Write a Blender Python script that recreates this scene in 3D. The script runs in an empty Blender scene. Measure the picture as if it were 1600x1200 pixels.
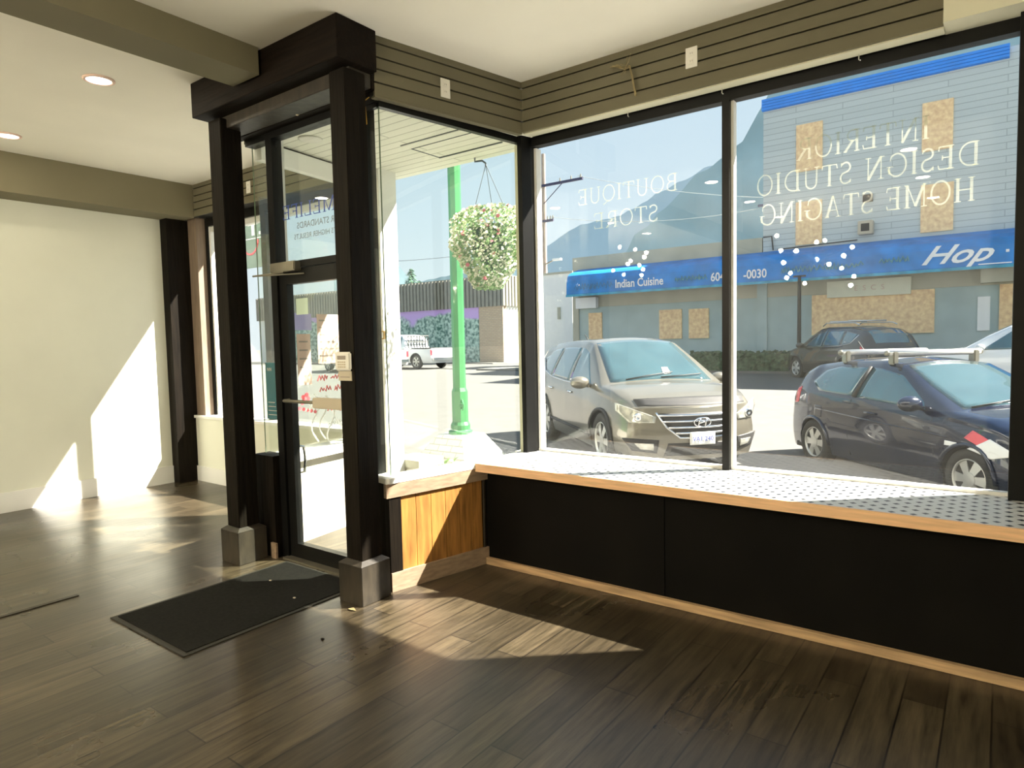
import bpy, bmesh, math, random
from mathutils import Vector, Matrix, noise
C = bpy.context.scene.collection
PI = math.pi
def rad(a): return a*PI/180
# ---------------------------------------------------------------- camera
cam = bpy.data.cameras.new('camera'); camo = bpy.data.objects.new('camera', cam); C.objects.link(camo)
bpy.context.scene.camera = camo
cam.sensor_width = 36; cam.lens = 36*1026.12/1600; cam.clip_start = .05; cam.clip_end = 6000
_y, _p, _r = rad(-36.7143), rad(3.6346), rad(1.2255)
fw = Vector((math.sin(_y)*math.cos(_p), math.cos(_y)*math.cos(_p), -math.sin(_p)))
rt = Vector((math.cos(_y), -math.sin(_y), 0)); dn = fw.cross(rt)
cx_ = rt*math.cos(_r)+dn*math.sin(_r); cy_ = -rt*math.sin(_r)+dn*math.cos(_r)
M = Matrix((cx_, -cy_, -fw)).transposed().to_4x4(); M.translation = Vector((0, 0, 1.5))
camo.matrix_world = M
# ---------------------------------------------------------------- world, sun, exposure
w = bpy.data.worlds.new('sky'); bpy.context.scene.world = w; w.use_nodes = True
nt = w.node_tree; N = nt.nodes; bg = N['Background']
tc = N.new('ShaderNodeTexCoord'); sx = N.new('ShaderNodeSeparateXYZ'); cr = N.new('ShaderNodeValToRGB')
nt.links.new(tc.outputs['Generated'], sx.inputs[0]); nt.links.new(sx.outputs['Z'], cr.inputs[0])
e = cr.color_ramp.elements
e[0].position = 0.0; e[0].color = (.80, .90, .93, 1)
e[1].position = .75; e[1].color = (.34, .52, .74, 1)
m_ = e.new(.25); m_.color = (.62, .78, .88, 1)
nt.links.new(cr.outputs[0], bg.inputs[0]); bg.inputs[1].default_value = .66
SUN_D = Vector((-.79, -.68, -1)).normalized()
sl = bpy.data.lights.new('sun', 'SUN'); so = bpy.data.objects.new('sun', sl); C.objects.link(so)
sl.energy = 20; sl.angle = rad(.6); sl.color = (1, .93, .82)
so.rotation_euler = SUN_D.to_track_quat('-Z', 'Y').to_euler()
vs = bpy.context.scene.view_settings
vs.view_transform = 'Standard'; vs.look = 'None'; vs.gamma = 1; vs.exposure = 0.75; vs.use_curve_mapping = False
# ---------------------------------------------------------------- materials
def mat(name, col, rough=.6, metal=0, spec=.5, nscale=0, namt=.15, ndist=(1, 1, 1), bump=0, emit=None, estr=0, coat=0):
    m = bpy.data.materials.new(name); m.use_nodes = True; t = m.node_tree; b = t.nodes['Principled BSDF']
    b.inputs['Base Color'].default_value = (*col, 1); b.inputs['Roughness'].default_value = rough
    b.inputs['Metallic'].default_value = metal; b.inputs['Specular IOR Level'].default_value = spec
    if coat: b.inputs['Coat Weight'].default_value = coat; b.inputs['Coat Roughness'].default_value = .03
    if emit: b.inputs['Emission Color'].default_value = (*emit, 1); b.inputs['Emission Strength'].default_value = estr
    if nscale:
        tc = t.nodes.new('ShaderNodeTexCoord'); mp = t.nodes.new('ShaderNodeMapping'); no = t.nodes.new('ShaderNodeTexNoise')
        mp.inputs['Scale'].default_value = ndist; no.inputs['Scale'].default_value = nscale; no.inputs['Detail'].default_value = 6
        t.links.new(tc.outputs['Object'], mp.inputs[0]); t.links.new(mp.outputs[0], no.inputs[0])
        mx = t.nodes.new('ShaderNodeMix'); mx.data_type = 'RGBA'
        mx.inputs[6].default_value = (*[max(0, c*(1-namt)) for c in col], 1); mx.inputs[7].default_value = (*[min(1, c*(1+namt)) for c in col], 1)
        rm = t.nodes.new('ShaderNodeMapRange'); rm.inputs[1].default_value = .3; rm.inputs[2].default_value = .7
        t.links.new(no.outputs[0], rm.inputs[0]); t.links.new(rm.outputs[0], mx.inputs[0]); t.links.new(mx.outputs[2], b.inputs['Base Color'])
        if bump:
            bp = t.nodes.new('ShaderNodeBump'); bp.inputs['Strength'].default_value = bump; bp.inputs['Distance'].default_value = .01
            t.links.new(no.outputs[0], bp.inputs['Height']); t.links.new(bp.outputs[0], b.inputs['Normal'])
    return m
def glassmat(name, tint=(.96, .98, .97), dust=.03, gain=1.0, rough=0):
    m = bpy.data.materials.new(name); m.use_nodes = True; t = m.node_tree; t.nodes.clear()
    o = t.nodes.new('ShaderNodeOutputMaterial'); tr = t.nodes.new('ShaderNodeBsdfTransparent'); gl = t.nodes.new('ShaderNodeBsdfGlossy')
    tr.inputs[0].default_value = (*tint, 1); gl.inputs['Roughness'].default_value = rough
    ge = t.nodes.new('ShaderNodeNewGeometry'); dt = t.nodes.new('ShaderNodeVectorMath'); dt.operation = 'DOT_PRODUCT'
    t.links.new(ge.outputs['Normal'], dt.inputs[0]); t.links.new(ge.outputs['Incoming'], dt.inputs[1]); src = dt.outputs['Value']
    for op, a, b in (('ABSOLUTE', None, None), ('SUBTRACT', 1.0, None), ('POWER', None, 5.0), ('MULTIPLY', None, .96*gain), ('ADD', None, .04*gain)):
        mu = t.nodes.new('ShaderNodeMath'); mu.operation = op; mu.use_clamp = op == 'ADD'
        if op == 'SUBTRACT': mu.inputs[0].default_value = a; t.links.new(src, mu.inputs[1])
        else:
            t.links.new(src, mu.inputs[0])
            if b is not None: mu.inputs[1].default_value = b
        src = mu.outputs[0]
    mx = t.nodes.new('ShaderNodeMixShader'); t.links.new(src, mx.inputs[0])
    t.links.new(tr.outputs[0], mx.inputs[1]); t.links.new(gl.outputs[0], mx.inputs[2])
    df = t.nodes.new('ShaderNodeBsdfTranslucent'); df.inputs[0].default_value = (.9, .9, .85, 1)
    m2 = t.nodes.new('ShaderNodeMixShader'); m2.inputs[0].default_value = dust
    no = t.nodes.new('ShaderNodeTexNoise'); no.inputs['Scale'].default_value = 3; tc = t.nodes.new('ShaderNodeTexCoord'); t.links.new(tc.outputs['Object'], no.inputs[0])
    rm = t.nodes.new('ShaderNodeMapRange'); rm.inputs[1].default_value = .3; rm.inputs[2].default_value = .7; rm.inputs[3].default_value = dust*.5; rm.inputs[4].default_value = dust*1.5
    t.links.new(no.outputs[0], rm.inputs[0]); t.links.new(rm.outputs[0], m2.inputs[0])
    t.links.new(mx.outputs[0], m2.inputs[1]); t.links.new(df.outputs[0], m2.inputs[2]); t.links.new(m2.outputs[0], o.inputs[0])
    return m
def brickmat(name, c1, c2, cm, sc, bw, rh, mortar=.02, rough=.6, rot=0, axes='XZ', bump=0, rnoise=False, spec=.5, wear=0):
    m = bpy.data.materials.new(name); m.use_nodes = True; t = m.node_tree; b = t.nodes['Principled BSDF']
    tc = t.nodes.new('ShaderNodeTexCoord'); s = t.nodes.new('ShaderNodeSeparateXYZ'); c = t.nodes.new('ShaderNodeCombineXYZ')
    t.links.new(tc.outputs['Object'], s.inputs[0])
    t.links.new(s.outputs[axes[0]], c.inputs[0]); t.links.new(s.outputs[axes[1]], c.inputs[1])
    br = t.nodes.new('ShaderNodeTexBrick'); t.links.new(c.outputs[0], br.inputs[0])
    br.inputs['Color1'].default_value = (*c1, 1); br.inputs['Color2'].default_value = (*c2, 1); br.inputs['Mortar'].default_value = (*cm, 1)
    br.inputs['Scale'].default_value = sc; br.inputs['Brick Width'].default_value = bw; br.inputs['Row Height'].default_value = rh
    br.inputs['Mortar Size'].default_value = mortar; br.inputs['Mortar Smooth'].default_value = .1
    b.inputs['Roughness'].default_value = rough; b.inputs['Specular IOR Level'].default_value = spec
    if wear:
        mp = t.nodes.new('ShaderNodeMapping'); t.links.new(c.outputs[0], mp.inputs[0]); mp.inputs['Scale'].default_value = (1.2, 14, 1)
        no = t.nodes.new('ShaderNodeTexNoise'); no.inputs['Scale'].default_value = 2.2; no.inputs['Detail'].default_value = 9; no.inputs['Roughness'].default_value = .65
        t.links.new(mp.outputs[0], no.inputs[0])
        rm = t.nodes.new('ShaderNodeMapRange'); rm.inputs[1].default_value = .35; rm.inputs[2].default_value = .7; rm.inputs[3].default_value = 1-wear; rm.inputs[4].default_value = 1+wear
        t.links.new(no.outputs[0], rm.inputs[0])
        hs = t.nodes.new('ShaderNodeMix'); hs.data_type = 'RGBA'; hs.blend_type = 'MULTIPLY'; hs.inputs[0].default_value = 1
        t.links.new(br.outputs[0], hs.inputs[6]); t.links.new(rm.outputs[0], hs.inputs[7]); t.links.new(hs.outputs[2], b.inputs['Base Color'])
        n2 = t.nodes.new('ShaderNodeTexNoise'); n2.inputs['Scale'].default_value = 1.3; n2.inputs['Detail'].default_value = 5; t.links.new(c.outputs[0], n2.inputs[0])
        r2 = t.nodes.new('ShaderNodeMapRange'); r2.inputs[1].default_value = .3; r2.inputs[2].default_value = .7; r2.inputs[3].default_value = rough*.8; r2.inputs[4].default_value = rough*1.25
        t.links.new(n2.outputs[0], r2.inputs[0]); t.links.new(r2.outputs[0], b.inputs['Roughness'])
        bp = t.nodes.new('ShaderNodeBump'); bp.inputs['Strength'].default_value = .25; bp.inputs['Distance'].default_value = .002
        t.links.new(no.outputs[0], bp.inputs['Height']); t.links.new(bp.outputs[0], b.inputs['Normal'])
    else: t.links.new(br.outputs[0], b.inputs['Base Color'])
    return m
def dotmat(name):
    m = bpy.data.materials.new(name); m.use_nodes = True; t = m.node_tree; b = t.nodes['Principled BSDF']
    tc = t.nodes.new('ShaderNodeTexCoord'); s = t.nodes.new('ShaderNodeSeparateXYZ'); t.links.new(tc.outputs['Object'], s.inputs[0])
    def mth(op, a, bb=None):
        n = t.nodes.new('ShaderNodeMath'); n.operation = op
        for i, v in enumerate((a, bb)):
            if v is None: continue
            if isinstance(v, (int, float)): n.inputs[i].default_value = v
            else: t.links.new(v, n.inputs[i])
        return n.outputs[0]
    def lat(off):
        d = []
        for ax, p in (('X', .085), ('Y', .085)):
            u = mth('ADD', mth('DIVIDE', s.outputs[ax], p), off+100)
            d.append(mth('ABSOLUTE', mth('SUBTRACT', mth('FRACT', u), .5)))
        return mth('LESS_THAN', mth('ADD', d[0], d[1]), .20)
    k = mth('MAXIMUM', lat(0), lat(.5))
    mx = t.nodes.new('ShaderNodeMix'); mx.data_type = 'RGBA'; t.links.new(k, mx.inputs[0])
    mx.inputs[6].default_value = (.62, .63, .62, 1); mx.inputs[7].default_value = (.006, .007, .009, 1)
    t.links.new(mx.outputs[2], b.inputs['Base Color']); b.inputs['Roughness'].default_value = .35
    return m
def muralmat(name):
    m = bpy.data.materials.new(name); m.use_nodes = True; t = m.node_tree; b = t.nodes['Principled BSDF']; b.inputs['Roughness'].default_value = .8
    tc = t.nodes.new('ShaderNodeTexCoord'); s = t.nodes.new('ShaderNodeSeparateXYZ'); t.links.new(tc.outputs['Object'], s.inputs[0])
    n1 = t.nodes.new('ShaderNodeTexNoise'); n1.inputs['Scale'].default_value = 5; n1.inputs['Detail'].default_value = 8; t.links.new(tc.outputs['Object'], n1.inputs[0])
    r1 = t.nodes.new('ShaderNodeValToRGB'); r1.color_ramp.elements[0].position = .38; r1.color_ramp.elements[0].color = (.06, .16, .13, 1)
    r1.color_ramp.elements[1].position = .62; r1.color_ramp.elements[1].color = (.5, .66, .58, 1); t.links.new(n1.outputs[0], r1.inputs[0])
    n2 = t.nodes.new('ShaderNodeTexNoise'); n2.inputs['Scale'].default_value = .35; t.links.new(tc.outputs['Object'], n2.inputs[0])
    a = t.nodes.new('ShaderNodeMath'); a.operation = 'MULTIPLY_ADD'; a.inputs[1].default_value = 5; a.inputs[2].default_value = -1.6; t.links.new(n2.outputs[0], a.inputs[0])
    c = t.nodes.new('ShaderNodeMath'); c.operation = 'ADD'; t.links.new(s.outputs['Z'], c.inputs[0]); t.links.new(a.outputs[0], c.inputs[1])
    r2 = t.nodes.new('ShaderNodeMapRange'); r2.inputs[1].default_value = 4.35; r2.inputs[2].default_value = 4.6; t.links.new(c.outputs[0], r2.inputs[0])
    mx = t.nodes.new('ShaderNodeMix'); mx.data_type = 'RGBA'; t.links.new(r2.outputs[0], mx.inputs[0]); t.links.new(r1.outputs[0], mx.inputs[6]); mx.inputs[7].default_value = (.55, .36, .75, 1)
    t.links.new(mx.outputs[2], b.inputs['Base Color'])
    return m
K = {}
K['ceil'] = mat('ceiling_paint', (.90, .87, .77), .9, nscale=1.5, namt=.03)
K['wall'] = mat('wall_paint', (.74, .75, .64), .9, nscale=2, namt=.03)
K['trimw'] = mat('trim_white', (.80, .80, .76), .6, nscale=3, namt=.03)
K['taupe'] = mat('taupe_paint', (.19, .17, .105), .85, nscale=2, namt=.05)
K['slat'] = mat('slat_paint', (.145, .13, .08), .8, nscale=2, namt=.06)
K['groove'] = mat('slat_groove', (.012, .011, .009), .9, nscale=5)
K['cream'] = mat('cream_trim', (.70, .68, .52), .7, nscale=4, namt=.04)
K['darkwood'] = mat('dark_stained_wood', (.007, .005, .003), .6, nscale=6, namt=.5, ndist=(8, 8, .6), bump=.3, spec=.1)
K['darkwoodx'] = mat('dark_stained_beam', (.008, .005, .003), .6, nscale=6, namt=.5, ndist=(.6, 8, 8), bump=.3, spec=.1)
K['basewood'] = mat('dark_stained_plinth', (.028, .022, .014), .5, nscale=6, namt=.5, ndist=(3, 3, 1), bump=.2)
K['black'] = mat('black_aluminium', (.005, .005, .0045), .4, nscale=8, namt=.2, spec=.22)
K['panel'] = mat('black_panel', (.004, .0035, .0025), .7, nscale=3, namt=.3, spec=.1)
K['toe'] = mat('raw_toe_board', (.45, .30, .16), .7, nscale=8, namt=.3, ndist=(.5, 6, 6))
K['edge'] = mat('raw_wood_edge', (.80, .50, .28), .6, nscale=10, namt=.15, ndist=(.5, 6, 6))
K['sillwood'] = mat('brown_sill_board', (.30, .21, .14), .55, nscale=8, namt=.25, ndist=(6, .6, 6))
K['plank'] = mat('orange_pine_plank', (.33, .15, .035), .5, nscale=5, namt=.4, ndist=(6, 6, .8))
K['brown'] = mat('brown_board', (.24, .18, .13), .6, nscale=6, namt=.2, ndist=(6, 6, .6))
K['floor'] = brickmat('laminate_floor', (.038, .029, .017), (.074, .057, .034), (.016, .012, .008), 1, 1.22, .15, .0035, .30, axes='YX', wear=.55)
K['mat'] = mat('rubber_mat', (.007, .0065, .005), .95, nscale=60, namt=.5, spec=.15)
K['matedge'] = mat('rubber_mat_edge', (.03, .028, .022), .7, nscale=20, spec=.3)
K['dots'] = dotmat('white_dotted_top')
K['glass'] = glassmat('clear_glass', (.985, .99, .99), .004)
K['glassg'] = glassmat('greenish_glass', (.965, .985, .965), .004)
K['gedge'] = mat('glass_edge', (.20, .28, .18), .2)
K['white'] = mat('white_plastic', (.75, .73, .66), .4, nscale=5, namt=.03)
K['beige'] = mat('beige_plastic', (.50, .44, .33), .45, nscale=5, namt=.05)
K['grey'] = mat('grey_metal', (.30, .28, .22), .35, .7, nscale=6)
K['chrome'] = mat('chrome', (.8, .8, .8), .12, 1, nscale=5, namt=.03)
K['silver'] = mat('silver_paint', (.62, .62, .60), .25, .5, nscale=5, namt=.03)
K['lamp'] = mat('lamp_diffuser', (1, 1, 1), .5, emit=(1, .93, .8), estr=3.2)
K['bulb'] = mat('bulb_glow', (1, 1, 1), .5, emit=(1, .88, .68), estr=380)
K['lamprim'] = mat('lamp_trim', (.85, .62, .52), .4, nscale=5, namt=.03)
K['asphalt'] = mat('street_asphalt', (.12, .117, .108), .9, nscale=3, namt=.08)  # even asphalt colour with slight noise variation
K['walk'] = mat('sidewalk_concrete', (.16, .155, .14), .9, nscale=2, namt=.06)
K['soffit'] = brickmat('white_board_soffit', (.80, .80, .70), (.83, .82, .73), (.50, .50, .42), 1, 3.6, .10, .006, .8, axes='XY')
K['extwhite'] = mat('white_stucco', (.80, .80, .77), .9, nscale=5, namt=.03)
K['siding'] = brickmat('grey_block_siding', (.50, .55, .54), (.53, .58, .57), (.34, .38, .38), 1, 3, .20, .012, .9)
K['greywall'] = mat('grey_teal_stucco', (.38, .48, .47), .9, nscale=1.5, namt=.08)
K['beigewall'] = mat('beige_fascia', (.46, .44, .34), .9, nscale=1.5, namt=.10)
K['awning'] = mat('blue_awning', (.0, .20, .56), .55, nscale=2, namt=.25)
K['awnlip'] = mat('awning_lower_lip', (.03, .32, .48), .6, nscale=4, namt=.3)
K['blue'] = mat('blue_cornice', (.01, .24, .80), .6, nscale=2, namt=.1)
K['osb'] = mat('strand_board', (.98, .60, .33), .85, nscale=7, namt=.25)
K['green'] = mat('green_post_paint', (.04, .20, .065), .4, nscale=3, namt=.15, coat=.3)
K['stone'] = brickmat('white_masonry', (.72, .70, .62), (.78, .76, .70), (.48, .46, .38), 1, .22, .075, .006, .9)
K['stone2'] = mat('pale_field_stone', (.55, .52, .44), .9, nscale=3, namt=.25, bump=.6)
K['cap'] = mat('stone_cap', (.42, .41, .33), .8, nscale=6, namt=.1)
K['rib'] = mat('grey_brown_ribbed_metal', (.24, .225, .185), .7, nscale=3, namt=.1)
K['brick'] = brickmat('tan_brick', (.50, .36, .24), (.56, .42, .28), (.40, .32, .24), 1, .3, .11, .02, .9)
K['mural'] = muralmat('painted_forest_mural')
K['mwest'] = mat('west_mountain_forest_haze', (.17, .24, .27), 1, nscale=.01, namt=.05, spec=0)  # haze painted into the colour, darkened to offset sun on this ridge
K['mnear'] = mat('near_mountain_forest_haze', (.33, .46, .48), 1, nscale=.02, namt=.12, spec=0)  # forest colour lightened and blued to stand in for aerial haze
K['mfar'] = mat('far_mountain_forest_haze', (.44, .56, .62), 1, nscale=.01, namt=.05, spec=0)  # distance haze is painted in as a paler blue base colour
K['pole'] = mat('weathered_timber_pole', (.38, .30, .24), .9, nscale=4, namt=.2, ndist=(6, 6, .5))
K['polearm'] = mat('dark_crossarm', (.05, .05, .10), .8, nscale=4)
K['wire'] = mat('overhead_wire', (.10, .12, .14), .6, nscale=4)
K['wirew'] = mat('pale_overhead_wire', (.30, .32, .32), .6, nscale=4)
K['leaf'] = mat('trailing_leaf', (.30, .46, .20), .7, nscale=8, namt=.4)
K['leafw'] = mat('pale_blossom', (.85, .85, .68), .8, nscale=8, namt=.1)
K['pink'] = mat('pink_blossom', (.80, .22, .28), .7, nscale=8, namt=.2)
K['hedge'] = mat('hedge_leaf', (.07, .12, .06), .9, nscale=8, namt=.5)
K['conifer'] = mat('conifer_needles', (.10, .20, .13), .9, nscale=8, namt=.4)
K['tyre'] = mat('tyre_rubber', (.03, .03, .028), .8, nscale=9)
K['rim'] = mat('alloy_rim', (.60, .60, .56), .3, .6, nscale=5, namt=.05)
K['carglass'] = mat('tinted_car_glass', (.03, .11, .14), .05, nscale=2, namt=.3, spec=.9, coat=1)
K['windshield'] = mat('windshield_glass', (.035, .075, .085), .06, nscale=2, namt=.2, spec=.9, coat=1)
K['suv'] = mat('bronze_grey_paint', (.20, .185, .145), .28, .5, nscale=2, namt=.06, coat=1)
K['navy'] = mat('dark_navy_paint', (.006, .012, .035), .2, .2, nscale=2, namt=.15, coat=1)
K['blackcar'] = mat('black_car_paint', (.015, .016, .016), .25, .2, nscale=2, namt=.1, coat=1)
K['whitecar'] = mat('white_car_paint', (.74, .76, .76), .3, 0, nscale=2, namt=.03, coat=1)
K['trim'] = mat('black_car_trim', (.02, .02, .02), .6, nscale=4)
K['headlamp'] = mat('headlamp_lens', (.55, .55, .48), .1, .5, nscale=12, namt=.35, coat=1)
K['redlens'] = mat('red_tail_lens', (.65, .03, .05), .2, nscale=8, namt=.2, coat=1)
K['gold'] = mat('gold_tassel_thread', (.60, .36, .05), .6, nscale=20, namt=.3)
K['twig'] = mat('dried_twine', (.30, .24, .12), .9, nscale=20, namt=.3)
K['letter'] = glassmat('frosted_letter_vinyl', (.93, .93, .86), .065)
K['teal'] = mat('teal_poster', (.0, .22, .32), .6, nscale=3, namt=.1)
K['poster'] = mat('faded_pink_poster', (.62, .45, .36), .8, nscale=3, namt=.08)
K['purple'] = mat('lavender_poster', (.42, .40, .68), .8, nscale=3, namt=.1)
K['paper'] = mat('pale_green_notice', (.66, .76, .66), .8, nscale=3, namt=.04)
K['red'] = mat('red_window_paint', (.75, .12, .14), .7, nscale=6, namt=.1)
K['whitep'] = mat('white_window_paint', (.85, .85, .82), .7, nscale=6, namt=.03)
K['hlblue'] = mat('blue_vinyl', (.05, .09, .42), .6, nscale=5)
K['hlgrey'] = mat('grey_vinyl', (.30, .34, .38), .6, nscale=5)
K['banner'] = mat('grey_green_banner', (.16, .22, .17), .8, nscale=3, namt=.2)
K['ink'] = mat('faint_ink', (.30, .26, .22), .8, nscale=5)
K['fade'] = mat('faded_yellow_lettering', (.10, .33, .36), .8, nscale=9, namt=.3)
K['gold2'] = mat('orange_sign_rim', (.60, .36, .10), .6, nscale=5)
# ---------------------------------------------------------------- helpers
def link(name, me, m=None, parent=None):
    o = bpy.data.objects.new(name, me); C.objects.link(o)
    if m is not None:
        for x in (m if isinstance(m, (list, tuple)) else [m]): me.materials.append(x)
    if parent is not None: o.parent = parent
    return o
def obj(name, bm, m=None, parent=None, smooth=False):
    me = bpy.data.meshes.new(name)
    bmesh.ops.recalc_face_normals(bm, faces=bm.faces) if len(bm.faces) < 60000 else None
    bm.to_mesh(me); bm.free()
    if smooth:
        for p in me.polygons: p.use_smooth = True
    return link(name, me, m, parent)
def tag(o, label, cat, group=None, kind=None):
    o['label'] = label; o['category'] = cat
    if group: o['group'] = group
    if kind: o['kind'] = kind
    return o
def thing(name, label, cat, loc=(0, 0, 0), rz=0, group=None):
    o = bpy.data.objects.new(name, None); C.objects.link(o); o.empty_display_size = .1
    o.location = loc; o.rotation_euler = (0, 0, rz); return tag(o, label, cat, group)
def struct(o):
    o['kind'] = 'structure'; return o
def bx(bm, x0, x1, y0, y1, z0, z1, mi=0, mtx=None):
    vs_ = [Vector((x, y, z)) for x in (x0, x1) for y in (y0, y1) for z in (z0, z1)]
    if mtx is not None: vs_ = [mtx @ v for v in vs_]
    v = [bm.verts.new(p) for p in vs_]
    for f in ((0, 1, 3, 2), (4, 6, 7, 5), (0, 4, 5, 1), (2, 3, 7, 6), (0, 2, 6, 4), (1, 5, 7, 3)):
        q = bm.faces.new([v[i] for i in f]); q.material_index = mi
    return v
def box(name, x0, x1, y0, y1, z0, z1, m, parent=None, bev=0):
    bm = bmesh.new(); bx(bm, x0, x1, y0, y1, z0, z1)
    if bev: bmesh.ops.bevel(bm, geom=bm.edges[:], offset=bev, segments=2, affect='EDGES')
    return obj(name, bm, m, parent)
def prism(bm, pts, z0, z1, mi=0):
    a = [bm.verts.new((x, y, z0)) for x, y in pts]; b = [bm.verts.new((x, y, z1)) for x, y in pts]; n = len(pts)
    fs = [bm.faces.new(a[::-1]), bm.faces.new(b)]
    for i in range(n): fs.append(bm.faces.new((a[i], a[(i+1) % n], b[(i+1) % n], b[i])))
    for f in fs: f.material_index = mi
def tube(bm, pts, r, seg=8, mi=0, cap=True):
    pts = [Vector(p) for p in pts]; rings = []
    rs = r if isinstance(r, (list, tuple)) else [r]*len(pts)
    for i, p in enumerate(pts):
        d = (pts[min(i+1, len(pts)-1)]-pts[max(i-1, 0)]).normalized()
        a = d.cross(Vector((0, 0, 1)) if abs(d.z) < .95 else Vector((1, 0, 0))).normalized(); b = d.cross(a)
        rings.append([bm.verts.new(p+(a*math.cos(2*PI*k/seg)+b*math.sin(2*PI*k/seg))*rs[i]) for k in range(seg)])
    for i in range(len(rings)-1):
        for k in range(seg):
            f = bm.faces.new((rings[i][k], rings[i][(k+1) % seg], rings[i+1][(k+1) % seg], rings[i+1][k])); f.material_index = mi
    if cap:
        for q in (rings[0], rings[-1]):
            f = bm.faces.new(q); f.material_index = mi
def lathe(bm, prof, seg=32, mtx=None, mi=0):
    rings = []
    for r, z in prof:
        rings.append([bm.verts.new((mtx or Matrix()) @ Vector((r*math.cos(2*PI*k/seg), r*math.sin(2*PI*k/seg), z))) for k in range(seg)])
    for i in range(len(rings)-1):
        for k in range(seg):
            f = bm.faces.new((rings[i][k], rings[i][(k+1) % seg], rings[i+1][(k+1) % seg], rings[i+1][k])); f.material_index = mi
    for q in (rings[0], rings[-1]):
        f = bm.faces.new(q); f.material_index = mi
def vec2(a, b): return Vector((a, b, 0))
def along(p, q):    # matrix: local x runs p->q, local y to its left, origin p
    d = (vec2(*q)-vec2(*p)); L = d.length; a = math.atan2(d.y, d.x)
    return Matrix.Translation(vec2(*p)) @ Matrix.Rotation(a, 4, 'Z'), L
def text(name, s, size, m, parent=None, loc=(0, 0, 0), rz=0, align='CENTER', ext=.002, shear=0, bold=0, sx=1):
    cu = bpy.data.curves.new(name, 'FONT'); cu.body = s; cu.size = size; cu.extrude = ext; cu.align_x = align; cu.shear = shear; cu.offset = bold
    cu.resolution_u = 3
    o = bpy.data.objects.new(name, cu); C.objects.link(o); dg = bpy.context.evaluated_depsgraph_get(); dg.update()
    me = bpy.data.meshes.new_from_object(o.evaluated_get(dg)); bpy.data.objects.remove(o)
    me.transform(Matrix.Translation(loc) @ Matrix.Rotation(rz, 4, 'Z') @ Matrix.Rotation(PI/2, 4, 'X') @ Matrix.Diagonal((sx, 1, 1, 1)))
    me.materials.clear()
    return link(name, me, m, parent)
# stroke serif lettering -------------------------------------------------
def arc(cx, cy, rx, ry, a0, a1, n=10): return [(cx+rx*math.cos(rad(a0+(a1-a0)*i/n)), cy+ry*math.sin(rad(a0+(a1-a0)*i/n))) for i in range(n+1)]
TK, TN = .115, .05
def st(x0, y0, x1, y1, w): return ([(x0, y0), (x1, y1)], w)
def stem(x, w=TK): return [st(x, 0, x, 1, w), st(x-.13, .015, x+.13, .015, TN*.7), st(x-.13, .985, x+.13, .985, TN*.7)]
GL = {
 'I': (.34, stem(.17)), 'T': (.72, [st(.36, 0, .36, 1, TK), st(.23, .015, .49, .015, .035), st(.04, .97, .68, .97, TN), st(.04, .97, .02, .78, TN), st(.68, .97, .70, .78, TN)]),
 'E': (.66, stem(.17)+[st(.17, .975, .6, .975, TN), st(.6, .975, .62, .8, TN), st(.17, .5, .48, .5, TN), st(.48, .4, .48, .6, TN), st(.17, .025, .6, .025, TN), st(.6, .02, .64, .2, TN)]),
 'H': (.86, stem(.17)+stem(.69)+[st(.17, .5, .69, .5, TN)]),
 'N': (.88, [st(.17, 0, .17, 1, TN), st(.05, .015, .29, .015, .035), st(.03, .985, .2, .985, .035), st(.17, 1, .71, 0, TK), st(.71, 0, .71, 1, TN), st(.59, .985, .83, .985, .035)]),
 'M': (1.0, [st(.15, 0, .15, 1, TN), st(.04, .015, .28, .015, .035), st(.15, 1, .5, .05, TK), st(.5, .05, .84, 1, TN), st(.84, 0, .84, 1, TK), st(.7, .015, .97, .015, .035), st(.04, .985, .18, .985, .035), st(.82, .985, .96, .985, .035)]),
 'A': (.80, [st(.13, 0, .40, 1, TN), st(.40, 1, .68, 0, TK), st(.2, .33, .58, .33, TN), st(.02, .015, .26, .015, .035), st(.56, .015, .80, .015, .035)]),
 'O': (.86, [(arc(.43, .5, .36, .5, 0, 360, 24), .075)]), 'Q': (.86, [(arc(.43, .5, .36, .5, 0, 360, 24), .075), st(.45, .05, .8, -.2, .06)]),
 'U': (.82, [([(.16, 1), (.16, .3)]+arc(.41, .3, .25, .3, 180, 360, 10)+[(.66, 1)], .075), st(.03, .985, .29, .985, .035), st(.55, .985, .78, .985, .035)]),
 'B': (.70, stem(.17)+[([(.17, .98), (.38, .98)]+arc(.38, .76, .2, .22, 90, -90, 8)+[(.17, .54)], .06), ([(.38, .54)]+arc(.38, .27, .25, .27, 90, -90, 8)+[(.17, .0)], .07)]),
 'R': (.78, stem(.17)+[([(.17, .98), (.38, .98)]+arc(.38, .74, .21, .24, 90, -90, 8)+[(.17, .5)], .06), st(.36, .5, .70, .01, TK), st(.62, .015, .78, .015, .035)]),
 'D': (.86, stem(.17)+[([(.17, .98), (.36, .98)]+arc(.36, .5, .4, .48, 90, -90, 12)+[(.17, .02)], .07)]),
 'G': (.86, [(arc(.45, .5, .37, .5, 50, 345, 20), .075), st(.76, .45, .76, .12, TK*.8), st(.6, .45, .88, .45, .035), st(.69, .9, .72, .7, .04)]),
 'S': (.60, [(arc(.31, .76, .2, .22, 30, 270, 12)+arc(.31, .27, .22, .26, 90, -150, 12), .08), st(.5, .98, .5, .8, .04), st(.1, .02, .1, .2, .04)]),
 ' ': (.36, []), 'L': (.64, stem(.17)+[st(.17, .025, .58, .025, TN), st(.58, .02, .62, .22, TN)]), 'F': (.62, stem(.17)+[st(.17, .975, .58, .975, TN), st(.58, .975, .6, .8, TN), st(.17, .5, .46, .5, TN), st(.46, .4, .46, .6, TN)]),
}
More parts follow.
